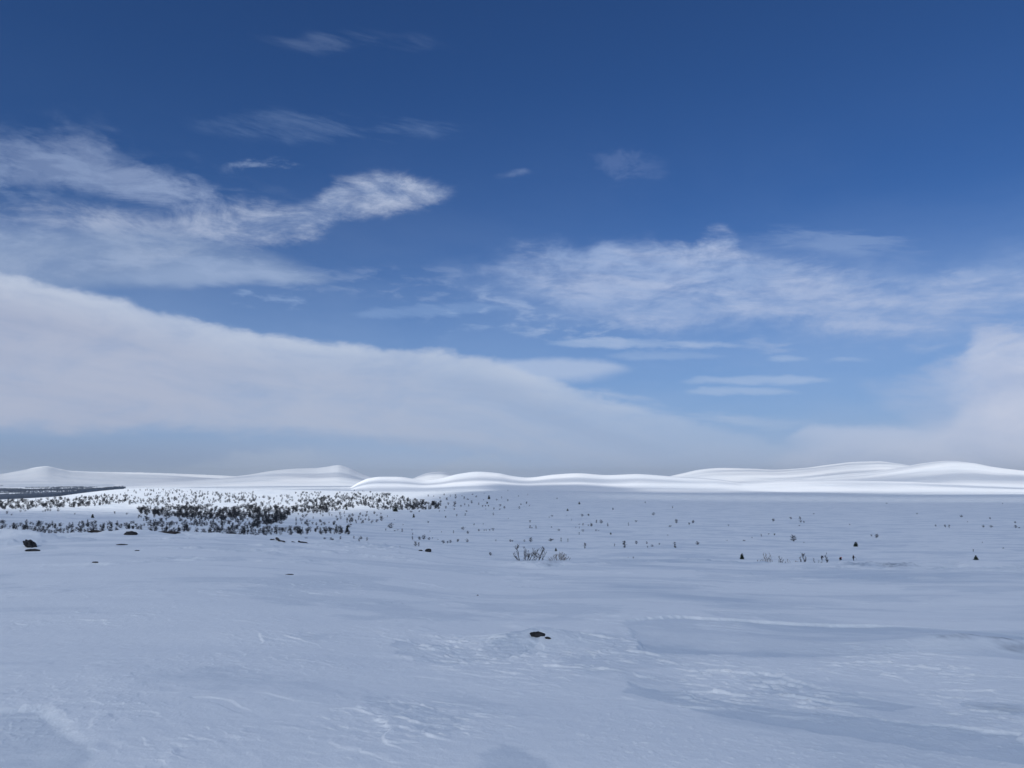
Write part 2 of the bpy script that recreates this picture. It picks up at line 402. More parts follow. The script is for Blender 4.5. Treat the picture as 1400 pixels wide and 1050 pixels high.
# wind-carved relief near the viewer
WD = np.array([0.93, -0.37])                  # the way the wind streaks run
def poly_ground(lst, dmin=2.0): return [ground_at(px, row, dmin)[:2] for px, row in lst]
def poly_sd(x, y, P):
    """signed distance, positive inside"""
    P = np.array(P); n = len(P)
    best = np.full(x.shape, 1e9); ins = np.zeros(x.shape, bool)
    for k in range(n):
        a, b = P[k], P[(k + 1) % n]
        e = b - a
        t = np.clip(((x - a[0]) * e[0] + (y - a[1]) * e[1]) / (e @ e + 1e-12), 0, 1)
        best = np.minimum(best, np.hypot(x - a[0] - t * e[0], y - a[1] - t * e[1]))
        c = (a[1] > y) != (b[1] > y)
        with np.errstate(divide='ignore', invalid='ignore'):
            ins ^= c & (x < (b[0] - a[0]) * (y - a[1]) / (b[1] - a[1] + 1e-15) + a[0])
    return np.where(ins, best, -best)
HOLLOWS = [  # outline in the photo, depth, width of the step, ramp back to the surface, raggedness
    ([(-80, 978), (0, 973), (40, 966), (48, 968), (82, 967), (96, 979), (100, 991), (118, 1003), (130, 1013), (143, 1020), (144, 1032), (131, 1043), (122, 1058), (60, 1110), (-120, 1100)], .034, .12, 9, .08),
    ([(628, 1075), (645, 1030), (690, 1015), (722, 1022), (760, 1040), (790, 1070)], .022, .10, 9, .05),
    ([(850, 848), (920, 841), (1000, 843), (1100, 849), (1200, 853), (1260, 856), (1330, 861), (1430, 872), (1430, 906), (1250, 892), (1050, 896), (880, 892), (856, 870)], .055, .10, 3.5, .12),
    ([(1035, 926), (1070, 925), (1100, 935), (1112, 946), (1060, 946), (1035, 936)], .03, .05, 2.0, .08),
    ([(1000, 925), (1035, 919), (1075, 923), (1100, 931), (1150, 945), (1250, 962), (1230, 972), (1120, 962), (1020, 940)], .022, .05, .8, .12),
    ([(540, 872), (585, 881), (620, 890), (660, 889), (695, 880), (715, 872), (745, 882), (705, 897), (600, 905), (530, 892)], .015, .05, .6, .2),
    ([(850, 925), (900, 938), (960, 950), (1040, 962), (1130, 972), (1250, 985), (1400, 1000), (1420, 1040), (1150, 1000), (960, 970), (850, 945)], .02, .04, 1.5, .14),
    ([(490, 948), (520, 952), (560, 962), (600, 972), (630, 985), (640, 1000), (600, 1003), (540, 985), (495, 965)], .008, .08, .6, .2),
    ([(1150, 771), (1200, 769), (1260, 770), (1330, 774), (1430, 774), (1430, 790), (1330, 782), (1250, 780), (1160, 776)], .30, .8, 5.0, .4),
    ([(0, 733), (60, 734), (66, 738), (20, 741), (-30, 744), (-30, 733)], .25, .8, 4.0, .4),
]
SHADE_STUBBLE = [  # dark strips: scarp shade painted into the snow, with ice and stubble
    ([(1290, 884), (1320, 880), (1350, 878), (1385, 882), (1400, 889), (1380, 888), (1345, 882), (1310, 884.5)], .9), ([(1258, 873.6), (1275, 872.4), (1290, 874), (1275, 875)], .7),
    ([(1200, 771), (1225, 769.5), (1252, 770.5), (1240, 773.5), (1205, 773.5)], .8), ([(1153, 771.5), (1180, 771), (1185, 773), (1160, 773)], .5), ([(15, 733.5), (30, 732.5), (42, 733.5), (28, 735)], .6),
    ([(728, 775.5), (738, 773), (742, 775)], .5), ([(745, 773.5), (756, 775), (750, 776.6)], .7), ([(1345, 963), (1385, 967), (1398, 971), (1380, 970)], .35)]
SHADE_STUBBLE = [(poly_ground(p), q) for p, q in SHADE_STUBBLE]
HOLLOWS = [(poly_ground(p), a, b, c, q) for p, a, b, c, q in HOLLOWS]
ROUGH = [(640, 888, 90, 1.0), (730, 890, 60, .8), (830, 890, 90, 1.0), (800, 920, 120, .8), (950, 930, 130, .7), (1080, 945, 120, .7), (590, 985, 90, .55),
         (560, 975, 90, .5), (1230, 905, 110, .6), (1330, 965, 110, .6), (350, 865, 110, .35), (180, 905, 70, .3), (230, 1020, 90, .5), (60, 850, 70, .4), (700, 800, 120, .4), (1050, 805, 140, .5), (430, 800, 90, .4)]
ROUGH = [(*ground_at(px, row)[:2], w * ground_at(px, row)[2] / F, s) for px, row, w, s in ROUGH]
MOUNDS = [  # snow banked up round stones: photo position, height, half width along x, along y
    (736, 880, .15, .6, .5), (18, 744, .75, 2.6, 2.0), (175, 731.5, .5, 2.6, 2.5), (745, 775, .35, 2.2, 2.0), (40, 751, .2, 1.3, 1.0), (1330, 882, .16, 1.2, .5), (1270, 874, .07, .5, .3)]
MOUNDS = [(*ground_at(px, row)[:2], a, b, c) for px, row, a, b, c in MOUNDS]
def relief(x, y, shade_old=None):
    """height of the wind relief; fills old with the darkness painted for shade and older, icier snow"""
    d = np.hypot(x, y)
    s, t = x * WD[0] + y * WD[1], -x * WD[1] + y * WD[0]
    near = 1 - sstep(d, 120, 190)
    wx, wy = fbm(x / 1.7, y / 1.7, 3, .5, 2.2), fbm(x / 1.7, y / 1.7, 3, .5, 12.9)
    fx, fy = fbm(x / .35, y / .35, 3, .55, 42.2), fbm(x / .35, y / .35, 3, .55, 52.9)
    h = 0.09 * fbm(s / 8, t / 4.0, 3, .5, 1.3)
    h += 0.26 * sstep(d, 15, 60) * fbm(s / 26, t / 10, 3, .5, 6.3)
    # terraces of wind slab with ragged lips, here and there
    n = fbm((s + .6 * wx) / 4.2, (t + .5 * wy) / 2.2, 5, .55, 4.4) + .03 * fx
    slab = sstep(fbm(x / 9, y / 9, 3, .5, 21.7), .02, .30)
    lipm = sstep(fbm(x / 1.3, y / 1.3, 3, .5, 61.7), -.1, .25)
    far_w = 0.025 + 0.06 * sstep(d, 8, 40)
    for th in (-.24, -.05, .12, .30):
        st_ = sstep(n, th, th + far_w)
        h += slab * lipm * (0.009 + 0.040 * sstep(d, 12, 60)) * st_
    # sastrugi: short steep little steps that face the viewer and tail off behind
    r = np.zeros_like(x)
    for cx, cy, w, k in ROUGH:
        r = np.maximum(r, k * np.exp(-((x - cx) / w)**2 - ((y - cy) / (w * 1.5))**2))
    rn = fbm(x / 1.6, y / 1.6, 4, .55, 3.9)
    r = np.clip(r * 1.05 + .16 + .30 * sstep(fbm(x / 7, y / 7, 3, .5, 31.), -.05, .4), 0, 1) * sstep(rn + r * .40, -.25, .45)
    for lam, am, sd in ((.17, .019, 0.0), (.46, .030, 3.0), (1.0, .07, 7.0)):
        wgt = (1 - sstep(d, 9, 18)) if lam < .3 else (1 - sstep(d, 18, 40)) if lam < .9 else sstep(d, 14, 34)
        ph = t / lam + .30 * s / lam + 1.5 * fbm(s / (lam * 2.2), t / (lam * 2.2), 3, .5, 7.7 + sd)
        fr_ = ph - np.floor(ph)
        mod = sstep(fbm(s / (lam * 1.5), t / (lam * .8), 3, .6, 70.1 + sd), -.08, .25)
        h += wgt * r * am * mod * sstep(fr_, 0, .09) * (1 - fr_)**1.3
    h += r * .014 * fbm(s / .16, t / .11, 4, .6, 9.5) * (1 - sstep(d, 12, 28))
    crumb = sstep(fbm(x / 2.2, y / 2.2, 3, .5, 81.), .0, .3)
    h += crumb * .012 * np.maximum(fbm(x / .055, y / .055, 2, .5, 5.9) - .18, 0) * (1 - sstep(d, 6, 12))
    h += .004 * fbm(x / .16, y / .16, 3, .5, 15.9) * (1 - sstep(d, 8, 16))
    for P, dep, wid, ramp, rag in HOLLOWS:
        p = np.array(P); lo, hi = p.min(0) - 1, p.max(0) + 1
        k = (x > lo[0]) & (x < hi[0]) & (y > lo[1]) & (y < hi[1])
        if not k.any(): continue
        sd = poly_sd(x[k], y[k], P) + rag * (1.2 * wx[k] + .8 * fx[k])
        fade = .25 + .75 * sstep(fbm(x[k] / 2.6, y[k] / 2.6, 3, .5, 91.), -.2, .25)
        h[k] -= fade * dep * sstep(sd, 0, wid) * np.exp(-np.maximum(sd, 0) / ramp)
        if shade_old is not None: shade_old[k] = np.maximum(shade_old[k], sstep(sd, 0, wid) * np.exp(-np.maximum(sd, 0) / (ramp * .8)))  # hollow floors painted darker for shade as well as icier snow
    if shade_old is not None:
        for P, q in SHADE_STUBBLE:
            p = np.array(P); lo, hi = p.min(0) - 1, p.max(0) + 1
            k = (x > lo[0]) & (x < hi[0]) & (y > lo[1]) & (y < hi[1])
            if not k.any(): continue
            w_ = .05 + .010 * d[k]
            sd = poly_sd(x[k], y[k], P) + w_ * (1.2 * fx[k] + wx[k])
            shade_old[k] = np.maximum(shade_old[k], 1 + q * sstep(sd, -w_, w_) * sstep(fbm(x[k] / .3, y[k] / .5, 3, .6, 3.3), -.5, .4)) * (sd > -w_) + shade_old[k] * (sd <= -w_)  # strips of painted scarp shade and stubble, darker than the hollows
    for cx, cy, a, bx, by in MOUNDS:
        h += a * np.exp(-((x - cx) / bx)**2 - ((y - cy) / by)**2)
    return h * near
def height(x, y):
    x, y = np.atleast_1d(np.asarray(x, float)), np.atleast_1d(np.asarray(y, float))
    return land(x, y) + relief(x, y)
def ground_near(px, row, dmin=2.0, dmax=185.0):
    r = ray(px, row); hz = math.hypot(r[0], r[1])
    d = np.exp(np.linspace(math.log(dmin), math.log(dmax), 1500))
    x, y = d * r[0] / hz, d * r[1] / hz
    k = np.nonzero(CAMZ + r[2] / hz * d <= height(x, y))[0]
    if not len(k): return ground_at(px, row, dmin)
    return x[k[0]], y[k[0]], d[k[0]]
def z_at(x, y): return float(height([x], [y])[0])

# ------------------------------------------------------------------ materials
def material(name):
    m = bpy.data.materials.new(name); m.use_nodes = True
    t = NT(m.node_tree)
    b = m.node_tree.nodes['Principled BSDF']
    return m, t, b
def plain(name, col, rough=0.8, var=0.0, scale=6.0):
    m, t, b = material(name)
    b.inputs['Roughness'].default_value = rough
    b.inputs['Specular IOR Level'].default_value = 0.25
    if var:
        tc = t.n('ShaderNodeTexCoord')
        n = t.noise(tc.outputs['Object'], scale, 4, .6)
        c = t.mix(t.ss(n, .3, .7), tuple(v * (1 - var) for v in col), tuple(v * (1 + var) for v in col))
        t.link(c, b.inputs['Base Color'])
    else: b.inputs['Base Color'].default_value = (*col, 1)
    return m
def snow_material(name, near):
    m, t, b = material(name)
    tc = t.n('ShaderNodeTexCoord')
    g = t.n('ShaderNodeSeparateXYZ'); t.link(tc.outputs['Object'], g.inputs[0])
    s = t.m('ADD', t.m('MULTIPLY', g.outputs[0], WD[0]), t.m('MULTIPLY', g.outputs[1], WD[1]))
    q = t.m('SUBTRACT', t.m('MULTIPLY', g.outputs[1], WD[0]), t.m('MULTIPLY', g.outputs[0], WD[1]))
    if near:
        wv = t.comb(t.m('MULTIPLY', s, .7), q, 0.0)
        n1 = t.noise(wv, .22, 8, .62, .5)
        n2 = t.noise(wv, .035, 7, .6, .5)
        n3 = t.noise(tc.outputs['Object'], 2.2, 6, .65)
        at = t.n('ShaderNodeAttribute', attribute_name="shade_old_snow")
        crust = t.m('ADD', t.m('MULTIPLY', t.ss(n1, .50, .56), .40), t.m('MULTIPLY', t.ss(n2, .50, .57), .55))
        crust = t.m('ADD', crust, t.m('MULTIPLY', t.m('MINIMUM', at.outputs['Fac'], 1.0), .5))  # hollow floors: shade painted into the colour along with icier snow
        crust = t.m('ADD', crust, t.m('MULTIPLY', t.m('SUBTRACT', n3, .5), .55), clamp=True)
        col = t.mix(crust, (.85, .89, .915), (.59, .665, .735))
        col = t.mix(t.m('SUBTRACT', at.outputs['Fac'], 1.0, clamp=True), col, (.16, .20, .26))  # dark tint painting scarp shade and stubble onto the snow
        t.link(col, b.inputs['Base Color'])
        t.link(t.lin(crust, 0, 1, .75, .42), b.inputs['Roughness'])
        b.inputs['Specular IOR Level'].default_value = .25
        f1 = t.noise(tc.outputs['Object'], 7.0, 8, .68)
        f2 = t.noise(tc.outputs['Object'], 70.0, 3, .6)
        bp = t.n('ShaderNodeBump'); bp.inputs['Strength'].default_value = .6; bp.inputs['Distance'].default_value = .02
        t.link(t.m('ADD', f1, t.m('MULTIPLY', f2, .2)), bp.inputs['Height'])
        t.link(bp.outputs[0], b.inputs['Normal'])
    else:
        n1 = t.noise(tc.outputs['Object'], .0012, 6, .6)
        t.link(t.mix(t.ss(n1, .35, .65), (.82, .865, .90), (.90, .925, .94)), b.inputs['Base Color'])
        b.inputs['Roughness'].default_value = .7
        b.inputs['Specular IOR Level'].default_value = .1
    return m
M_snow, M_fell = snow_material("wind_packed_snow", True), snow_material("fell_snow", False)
M_bark = plain("birch_bark", (.045, .046, .050), .85, .35, 9)
M_twig = plain("birch_twigs", (.017, .020, .027), .85, .3, 5)
M_pale = plain("pale_twigs", (.17, .145, .125), .85, .3, 5)
M_needle = plain("spruce_needles", (.022, .034, .024), .8, .4, 4)
M_sbark = plain("spruce_bark", (.06, .045, .035), .9)
M_rock = plain("lichened_rock", (.024, .025, .028), .9, .7, 7)
M_heath = plain("bare_heath", (.028, .025, .024), .95, .5, 3)
M_forest = plain("far_conifers", (.030, .050, .090), .9, .3, .01)

# ------------------------------------------------------------------ building helpers
def mesh_np(name, V, Fc, mat, parent=None, smooth=False, link=True):
    V, Fc = np.asarray(V, np.float32), np.asarray(Fc, np.int32)
    me = bpy.data.meshes.new(name)
    k = Fc.shape[1]
    me.vertices.add(len(V)); me.vertices.foreach_set('co', V.ravel())
    me.loops.add(Fc.size); me.loops.foreach_set('vertex_index', Fc.ravel())
    me.polygons.add(len(Fc)); me.polygons.foreach_set('loop_start', np.arange(0, Fc.size, k, dtype=np.int32))
    me.polygons.foreach_set('loop_total', np.full(len(Fc), k, np.int32))
    if smooth: me.polygons.foreach_set('use_smooth', np.ones(len(Fc), bool))
    me.update(calc_edges=True); me.validate()
    me.materials.append(mat)
    o = bpy.data.objects.new(name, me)
    if link: C.objects.link(o)
    if parent is not None: o.parent = parent
    return o
def tag(o, label=None, cat=None, group=None, kind=None):
    if label: o['label'] = label
    if cat: o['category'] = cat
    if group: o['group'] = group
    if kind: o['kind'] = kind
    return o
def empty(name, loc, rz=0.0):
    o = bpy.data.objects.new(name, None); C.objects.link(o)
    o.location = loc; o.rotation_euler = (0, 0, rz); o.empty_display_size = .3
    return o
def grid_faces(nr, nc, wrap=False):
    i, j = np.meshgrid(np.arange(nr - 1), np.arange(nc if wrap else nc - 1), indexing='ij')
    j2 = (j + 1) % nc
    return np.stack([i * nc + j, i * nc + j2, (i + 1) * nc + j2, (i + 1) * nc + j], -1).reshape(-1, 4)

# ------------------------------------------------------------------ ground: one sheet to the horizon
rings = np.concatenate([np.exp(np.linspace(math.log(.15), math.log(3.2), 30, endpoint=False)),
                        np.exp(np.linspace(math.log(3.2), math.log(22), 860, endpoint=False)),
                        np.exp(np.linspace(math.log(22), math.log(130), 260, endpoint=False)),
                        np.exp(np.linspace(math.log(130), math.log(48000), 330))])
fan = np.arctan(np.linspace(-.74, .74, 1250))
rest = np.linspace(fan[-1], 2 * np.pi + fan[0], 140)[1:-1]
azs = np.concatenate([fan, rest])
Dg, Ag = np.meshgrid(rings, azs, indexing='ij')
Xg, Yg = Dg * np.sin(Ag), Dg * np.cos(Ag)
Zg = np.empty_like(Xg)
for k0 in range(0, len(rings), 100):
    Zg[k0:k0 + 100] = land(Xg[k0:k0 + 100], Yg[k0:k0 + 100])
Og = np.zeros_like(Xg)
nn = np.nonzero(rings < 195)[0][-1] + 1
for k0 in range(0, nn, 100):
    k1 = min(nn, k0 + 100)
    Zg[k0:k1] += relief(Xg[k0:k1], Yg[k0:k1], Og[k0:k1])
FG = grid_faces(len(rings), len(azs), True)[:, ::-1]
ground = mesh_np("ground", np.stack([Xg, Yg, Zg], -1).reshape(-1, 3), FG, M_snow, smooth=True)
at_ = ground.data.attributes.new("shade_old_snow", 'FLOAT', 'POINT'); at_.data.foreach_set("value", Og.ravel().astype(np.float32))
tag(ground, "wind-carved snowfield running from the viewer to the horizon", "snowfield", kind="structure")
del Xg, Yg, Dg, Ag

# ------------------------------------------------------------------ far hills
def hill(crest, d0, front, back, label, rough=1.0, seed=0.0):
    crest = sorted(crest)
    pxs = np.linspace(crest[0][0], crest[-1][0], 260)
    f = pchip([c[0] for c in crest], [c[1] for c in crest])
    rows = f(pxs)
    v = np.concatenate([np.linspace(-1, 0, 60), np.linspace(0, 1, 30)[1:]])
    V = np.empty((len(v), len(pxs), 3))
    for j, (px, row) in enumerate(zip(pxs, rows)):
        r = ray(px, 655); hz = math.hypot(r[0], r[1])
        d = d0 + np.where(v < 0, v * front, v * back)
        x, y = d * r[0] / hz, d * r[1] / hz
        base = land(x, y)
        zc = CAMZ + slope(px, row) * d0
        prof = 0.5 + 0.5 * np.cos(np.pi * np.abs(v))
        prof = np.where(v < 0, prof**1.15, prof)
        b0 = land(np.array([d0 * r[0] / hz]), np.array([d0 * r[1] / hz]))[0]
        V[:, j, 0], V[:, j, 1] = x, y
        V[:, j, 2] = base + np.maximum(zc - b0, 0) * prof
    X, Y = V[..., 0], V[..., 1]
    hh = (V[..., 2] - land(X, Y))
    k = np.clip(hh / 40, 0, 1)
    V[..., 2] += rough * k * (d0 / 9000) * (8 * fbm(X / 1500, Y / 420, 4, .5, 2 + seed) * (1 - np.clip(1 - np.abs(v), 0, 1)[:, None]**6 * .6) + 4.5 * fbm(X / 420, Y / 140, 4, .6, 4 + seed))
    edge = np.minimum(1 - np.abs(v)[:, None], np.minimum(np.arange(len(pxs)), np.arange(len(pxs))[::-1])[None, :] / 40.0)
    V[..., 2] -= 14 * (d0 / 9000) * (1 - sstep(edge, 0, .25))
    o = mesh_np("hill", V.reshape(-1, 3), grid_faces(len(v), len(pxs)), M_fell, smooth=True)
    return tag(o, label, "hill", kind="structure")
hill([(440, 672), (478, 667), (490, 660), (505, 654), (520, 652), (545, 652.5), (565, 655), (580, 657), (600, 655), (625, 649), (655, 645.5), (680, 647), (700, 651), (720, 653), (760, 649), (790, 647.5), (830, 650), (870, 648.5), (900, 650), (940, 653), (975, 655), (1000, 658), (1050, 663), (1120, 668)],
     7600, 3600, 2500, "long bright sunlit fell of low rounded tops in the middle distance", 1.0, 0)
hill([(150, 662), (200, 660.5), (260, 657.5), (300, 654), (340, 649), (370, 644), (400, 641), (430, 640), (448, 638), (462, 636), (475, 639), (488, 645), (500, 650), (520, 656), (560, 661)],
     14000, 4500, 3500, "grey-white fell rising to a small pointed summit on the left", .8, 5)
hill([(-120, 656), (-60, 651), (0, 648), (30, 643), (62, 637.5), (80, 641), (100, 644), (150, 645.5), (220, 647), (300, 650), (340, 652), (400, 658)],
     21000, 6000, 4000, "pale far fell partly under cloud at the far left", .8, 9)
hill([(555, 659), (575, 650), (592, 645.5), (602, 645), (622, 650), (650, 658)], 16000, 3000, 2500, "small faint white top peeping between two bright fells", .5, 12)
hill([(880, 659), (905, 654), (930, 648), (960, 642), (985, 640), (1020, 640.5), (1060, 642), (1100, 640), (1140, 635), (1175, 631.5), (1200, 631), (1230, 634), (1270, 642), (1330, 655)],
     14500, 4500, 3500, "broad pale fell behind on the right, faint against the cloud", .8, 15)
hill([(1000, 664), (1060, 660), (1100, 655), (1150, 649), (1200, 644), (1240, 637.5), (1270, 633), (1300, 630.5), (1330, 633), (1360, 639), (1400, 644), (1450, 650), (1540, 660)],
     10500, 4500, 3000, "bright rounded fell at the far right", 1.0, 19)
hill([(880, 668), (960, 664), (1030, 659), (1090, 656), (1180, 657.5), (1260, 660), (1340, 664), (1440, 668)],
     7000, 2300, 1500, "low gleaming snow swell in front of the right-hand fells", 1.2, 23)

# ------------------------------------------------------------------ cloud sheet between the sun and the near snowfield
CH = 7000.0
cm = bpy.data.materials.new("cloud_vapour"); cm.use_nodes = True
ct = NT(cm.node_tree); cm.node_tree.nodes.clear()
ctc = ct.n('ShaderNodeTexCoord')
cs = ct.n('ShaderNodeSeparateXYZ'); ct.link(ctc.outputs['Object'], cs.inputs[0])
gx, gy = cs.outputs[0], cs.outputs[1]
nz = ct.noise(ct.comb(ct.m('MULTIPLY', gx, .35), gy, 0.0), .0011, 5, .55, .4)
dist = ct.m('SQRT', ct.m('ADD', ct.m('MULTIPLY', gx, gx), ct.m('MULTIPLY', gy, gy)))
ratio = ct.m('ARCTAN2', gx, gy)
rn = ct.lin(ratio, -.75, .75)
EDGE = [(-80, 900), (0, 850), (175, 860), (350, 900), (450, 1150), (525, 1700), (580, 3000), (640, 4300), (720, 5200), (800, 5200), (880, 4700), (960, 4700), (1050, 4800), (1225, 4700), (1400, 4600), (1480, 4500)]
SOFT = [(-80, 420), (350, 450), (525, 700), (640, 900), (800, 600), (1050, 700), (1480, 900)]
toaz = lambda px: (azel(px, 660)[0] + .75) / 1.5
edge = ct.m('MULTIPLY', ct.fc(rn, [(toaz(p), d / 6000) for p, d in EDGE]), 6000)
soft = ct.m('MULTIPLY', ct.fc(rn, [(toaz(p), d / 6000) for p, d in SOFT]), 6000)
wob = ct.m('MULTIPLY_ADD', ct.m('SUBTRACT', nz, .5), ct.m('MULTIPLY', soft, 3.2), dist)
q = ct.ss(ct.m('DIVIDE', ct.m('SUBTRACT', wob, edge), soft), -.5, .5, 1.0, 0.0)
front = ct.ss(gy, -600, 0)
q = ct.m('MAXIMUM', q, ct.m('SUBTRACT', 1.0, front))
# a separate tongue of it greys the far left fells
far_l = ct.m('MULTIPLY', ct.ss(ct.m('MULTIPLY_ADD', ct.m('SUBTRACT', nz, .5), 5000, dist), 9000, 12500), ct.ss(ratio, -.02, -.30))
q = ct.m('MAXIMUM', q, ct.m('MULTIPLY', far_l, .5))
right = ct.ss(ratio, .02, .16)
lightband = ct.m('MULTIPLY', right, ct.m('MULTIPLY', ct.ss(dist, 2350, 3000), ct.ss(dist, 4200, 3300)))
q = ct.m('MULTIPLY', q, ct.m('SUBTRACT', 1.0, ct.m('MULTIPLY', lightband, .22)))
streaks = ct.m('MULTIPLY', ct.ss(ct.noise(ct.comb(ct.m('MULTIPLY', gx, .3), gy, 0.0), .0008, 4, .5), .42, .60), .72)
q = ct.m('MAXIMUM', q, ct.m('MULTIPLY', streaks, ct.ss(dist, 3000, 4500)))
alpha = ct.m('MULTIPLY', q, 0.80)
tr, tl, df, mx, mx2, co = ct.n('ShaderNodeBsdfTransparent'), ct.n('ShaderNodeBsdfTranslucent'), ct.n('ShaderNodeBsdfDiffuse'), ct.n('ShaderNodeMixShader'), ct.n('ShaderNodeMixShader'), ct.n('ShaderNodeOutputMaterial')
tl.inputs[0].default_value = (.60, .68, .80, 1); df.inputs[0].default_value = (.60, .68, .80, 1)
mx2.inputs[0].default_value = .5
ct.link(tl.outputs[0], mx2.inputs[1]); ct.link(df.outputs[0], mx2.inputs[2])
ct.link(alpha, mx.inputs[0]); ct.link(tr.outputs[0], mx.inputs[1]); ct.link(mx2.outputs[0], mx.inputs[2]); ct.link(mx.outputs[0], co.inputs[0])
hdist = CH / math.tan(SUN_EL)
nx, ny = 60, 50
gx_, gy_ = np.meshgrid(np.linspace(-16000, 22000, nx), np.linspace(-9000, 17500, ny))
Vc = np.stack([gx_, gy_, 120 * fbm(gx_ / 3000, gy_ / 3000, 3, .5, 2.)], -1).reshape(-1, 3)
cloud = mesh_np("clouds", Vc, grid_faces(ny, nx), cm, smooth=True)
cloud.location = (math.sin(SUN_AZ) * hdist, math.cos(SUN_AZ) * hdist, CH)
tag(cloud, "high grey cloud layer shading the near snowfield", "cloud", kind="stuff")

# ------------------------------------------------------------------ plants: meshes of each kind
def stick(V, Fc, a, b, ra, rb, n=4):
    """a tapering stick from a to b added to the lists"""
    a, b = np.asarray(a, float), np.asarray(b, float)
    ax = b - a; ax /= max(np.linalg.norm(ax), 1e-9)
    u = np.cross(ax, (0, 0, 1) if abs(ax[2]) < .9 else (1, 0, 0)); u /= np.linalg.norm(u)
    w = np.cross(ax, u); o = len(V)
    for p, r in ((a, ra), (b, rb)):
        for k in range(n):
            t = 2 * math.pi * k / n
            V.append(p + r * (math.cos(t) * u + math.sin(t) * w))
    for k in range(n):
        k2 = (k + 1) % n
        Fc.append((o + k, o + k2, o + n + k2)); Fc.append((o + k, o + n + k2, o + n + k))
def twig(V, Fc, a, b, w, rnd):
    """a thin three-sided twig"""
    stick(V, Fc, a, b, w, w * .35, 3)
def birch_variant(seed, height, width, stems, n_limb, n_twig, lean=.25, tw=.052):
    rnd = random.Random(seed)
    TV, TF, KV, KF = [], [], [], []
    for s_ in range(stems):
        ang = rnd.uniform(0, 6.28)
        l_ = rnd.uniform(.3, 1) * lean * width if stems > 1 else rnd.uniform(0, .12) * width
        hgt = height * (rnd.uniform(.78, 1.0) if s_ else 1)
        p = np.array([math.cos(ang) * .1 * stems, math.sin(ang) * .1 * stems, -.5])
        pts_ = [p]
        for k in range(1, 6):
            f = k / 5
            pts_.append(np.array([p[0] + math.cos(ang) * l_ * f**.8 + rnd.gauss(0, .06), p[1] + math.sin(ang) * l_ * f**.8 + rnd.gauss(0, .06), -.5 + (hgt * .86 + .5) * f]))
        r0 = .018 * height * rnd.uniform(.8, 1.1)
        for k in range(5): stick(TV, TF, pts_[k], pts_[k + 1], r0 * (1 - .17 * k), r0 * (1 - .17 * (k + 1)), 5)
        for j in range(n_limb // stems):
            f = rnd.uniform(.12, .98); k = min(4, int(f * 5)); q = f * 5 - k
            a = pts_[k] * (1 - q) + pts_[k + 1] * q
            th = rnd.uniform(0, 6.28)
            sp = width * .5 * rnd.uniform(.55, 1.0) * math.sqrt(max(.12, 1 - ((f - .45) / .62)**2))
            up = sp * rnd.uniform(.15, .8)
            b = a + np.array([math.cos(th) * sp, math.sin(th) * sp, up])
            b[2] = min(b[2], height)
            m_ = (a + b) / 2 + np.array([0, 0, -.05 * sp])
            stick(TV, TF, a, m_, .007 * height, .005 * height, 3); stick(TV, TF, m_, b, .005 * height, .002 * height, 3)
            for t_ in range(n_twig):
                g = rnd.uniform(.25, 1.0)
                c = (a * (1 - g) + b * g)
                e = c + np.array([rnd.gauss(0, .14), rnd.gauss(0, .14), rnd.uniform(-.04, .24)]) * height * .62
                if e[2] < .06 * height: e[2] = .06 * height + rnd.random() * .1
                twig(KV, KF, c, e, tw * rnd.uniform(.7, 1.3), rnd)
    return (np.array(TV), np.array(TF)), (np.array(KV), np.array(KF))
def spruce_variant(seed, height, width, dome=0.0):
    rnd = random.Random(seed)
    TV, TF, KV, KF = [], [], [], []
    stick(TV, TF, (0, 0, -.5), (0, 0, height * .97), .03 * height, .006 * height, 6)
    n_tier = 15
    for t_ in range(n_tier):
        f = t_ / (n_tier - 1)
        z = height * (.05 + .90 * f)
        cone = (1 - f)**.9
        rad = width * .5 * ((1 - dome) * cone + dome * math.sqrt(max(.02, 1 - f * f))) + .03 * height
        for b_ in range(13):
            th = rnd.uniform(0, 6.28); rr = rad * rnd.uniform(.72, 1.14)
            a = np.array([0, 0, z + .02 * height])
            e = np.array([math.cos(th) * rr, math.sin(th) * rr, max(.02, z - rr * rnd.uniform(.1, .5))])
            if f > .85: e[2] = z + rnd.uniform(0, .06) * height
            sd = np.array([-math.sin(th), math.cos(th), 0]) * rr * rnd.uniform(.22, .38)
            dn = np.array([0, 0, -.05 * height * rnd.uniform(.5, 1.3)])
            mid = a * .35 + e * .65
            o = len(KV); KV += [a, mid + sd + dn, e, mid - sd + dn, mid + np.array([0, 0, .035 * height])]
            KF += [(o, o + 1, o + 4), (o + 1, o + 2, o + 4), (o + 2, o + 3, o + 4), (o + 3, o, o + 4)]
            for q in range(3):
                c = mid + (e - mid) * rnd.random() + sd * rnd.uniform(-.8, .8)
                d2 = c + np.array([math.cos(th) * .08 + rnd.gauss(0, .05), math.sin(th) * .08 + rnd.gauss(0, .05), rnd.uniform(-.06, .05)]) * height
                twig(KV, KF, c, d2, .016 * height, rnd)
    return (np.array(TV), np.array(TF)), (np.array(KV), np.array(KF))

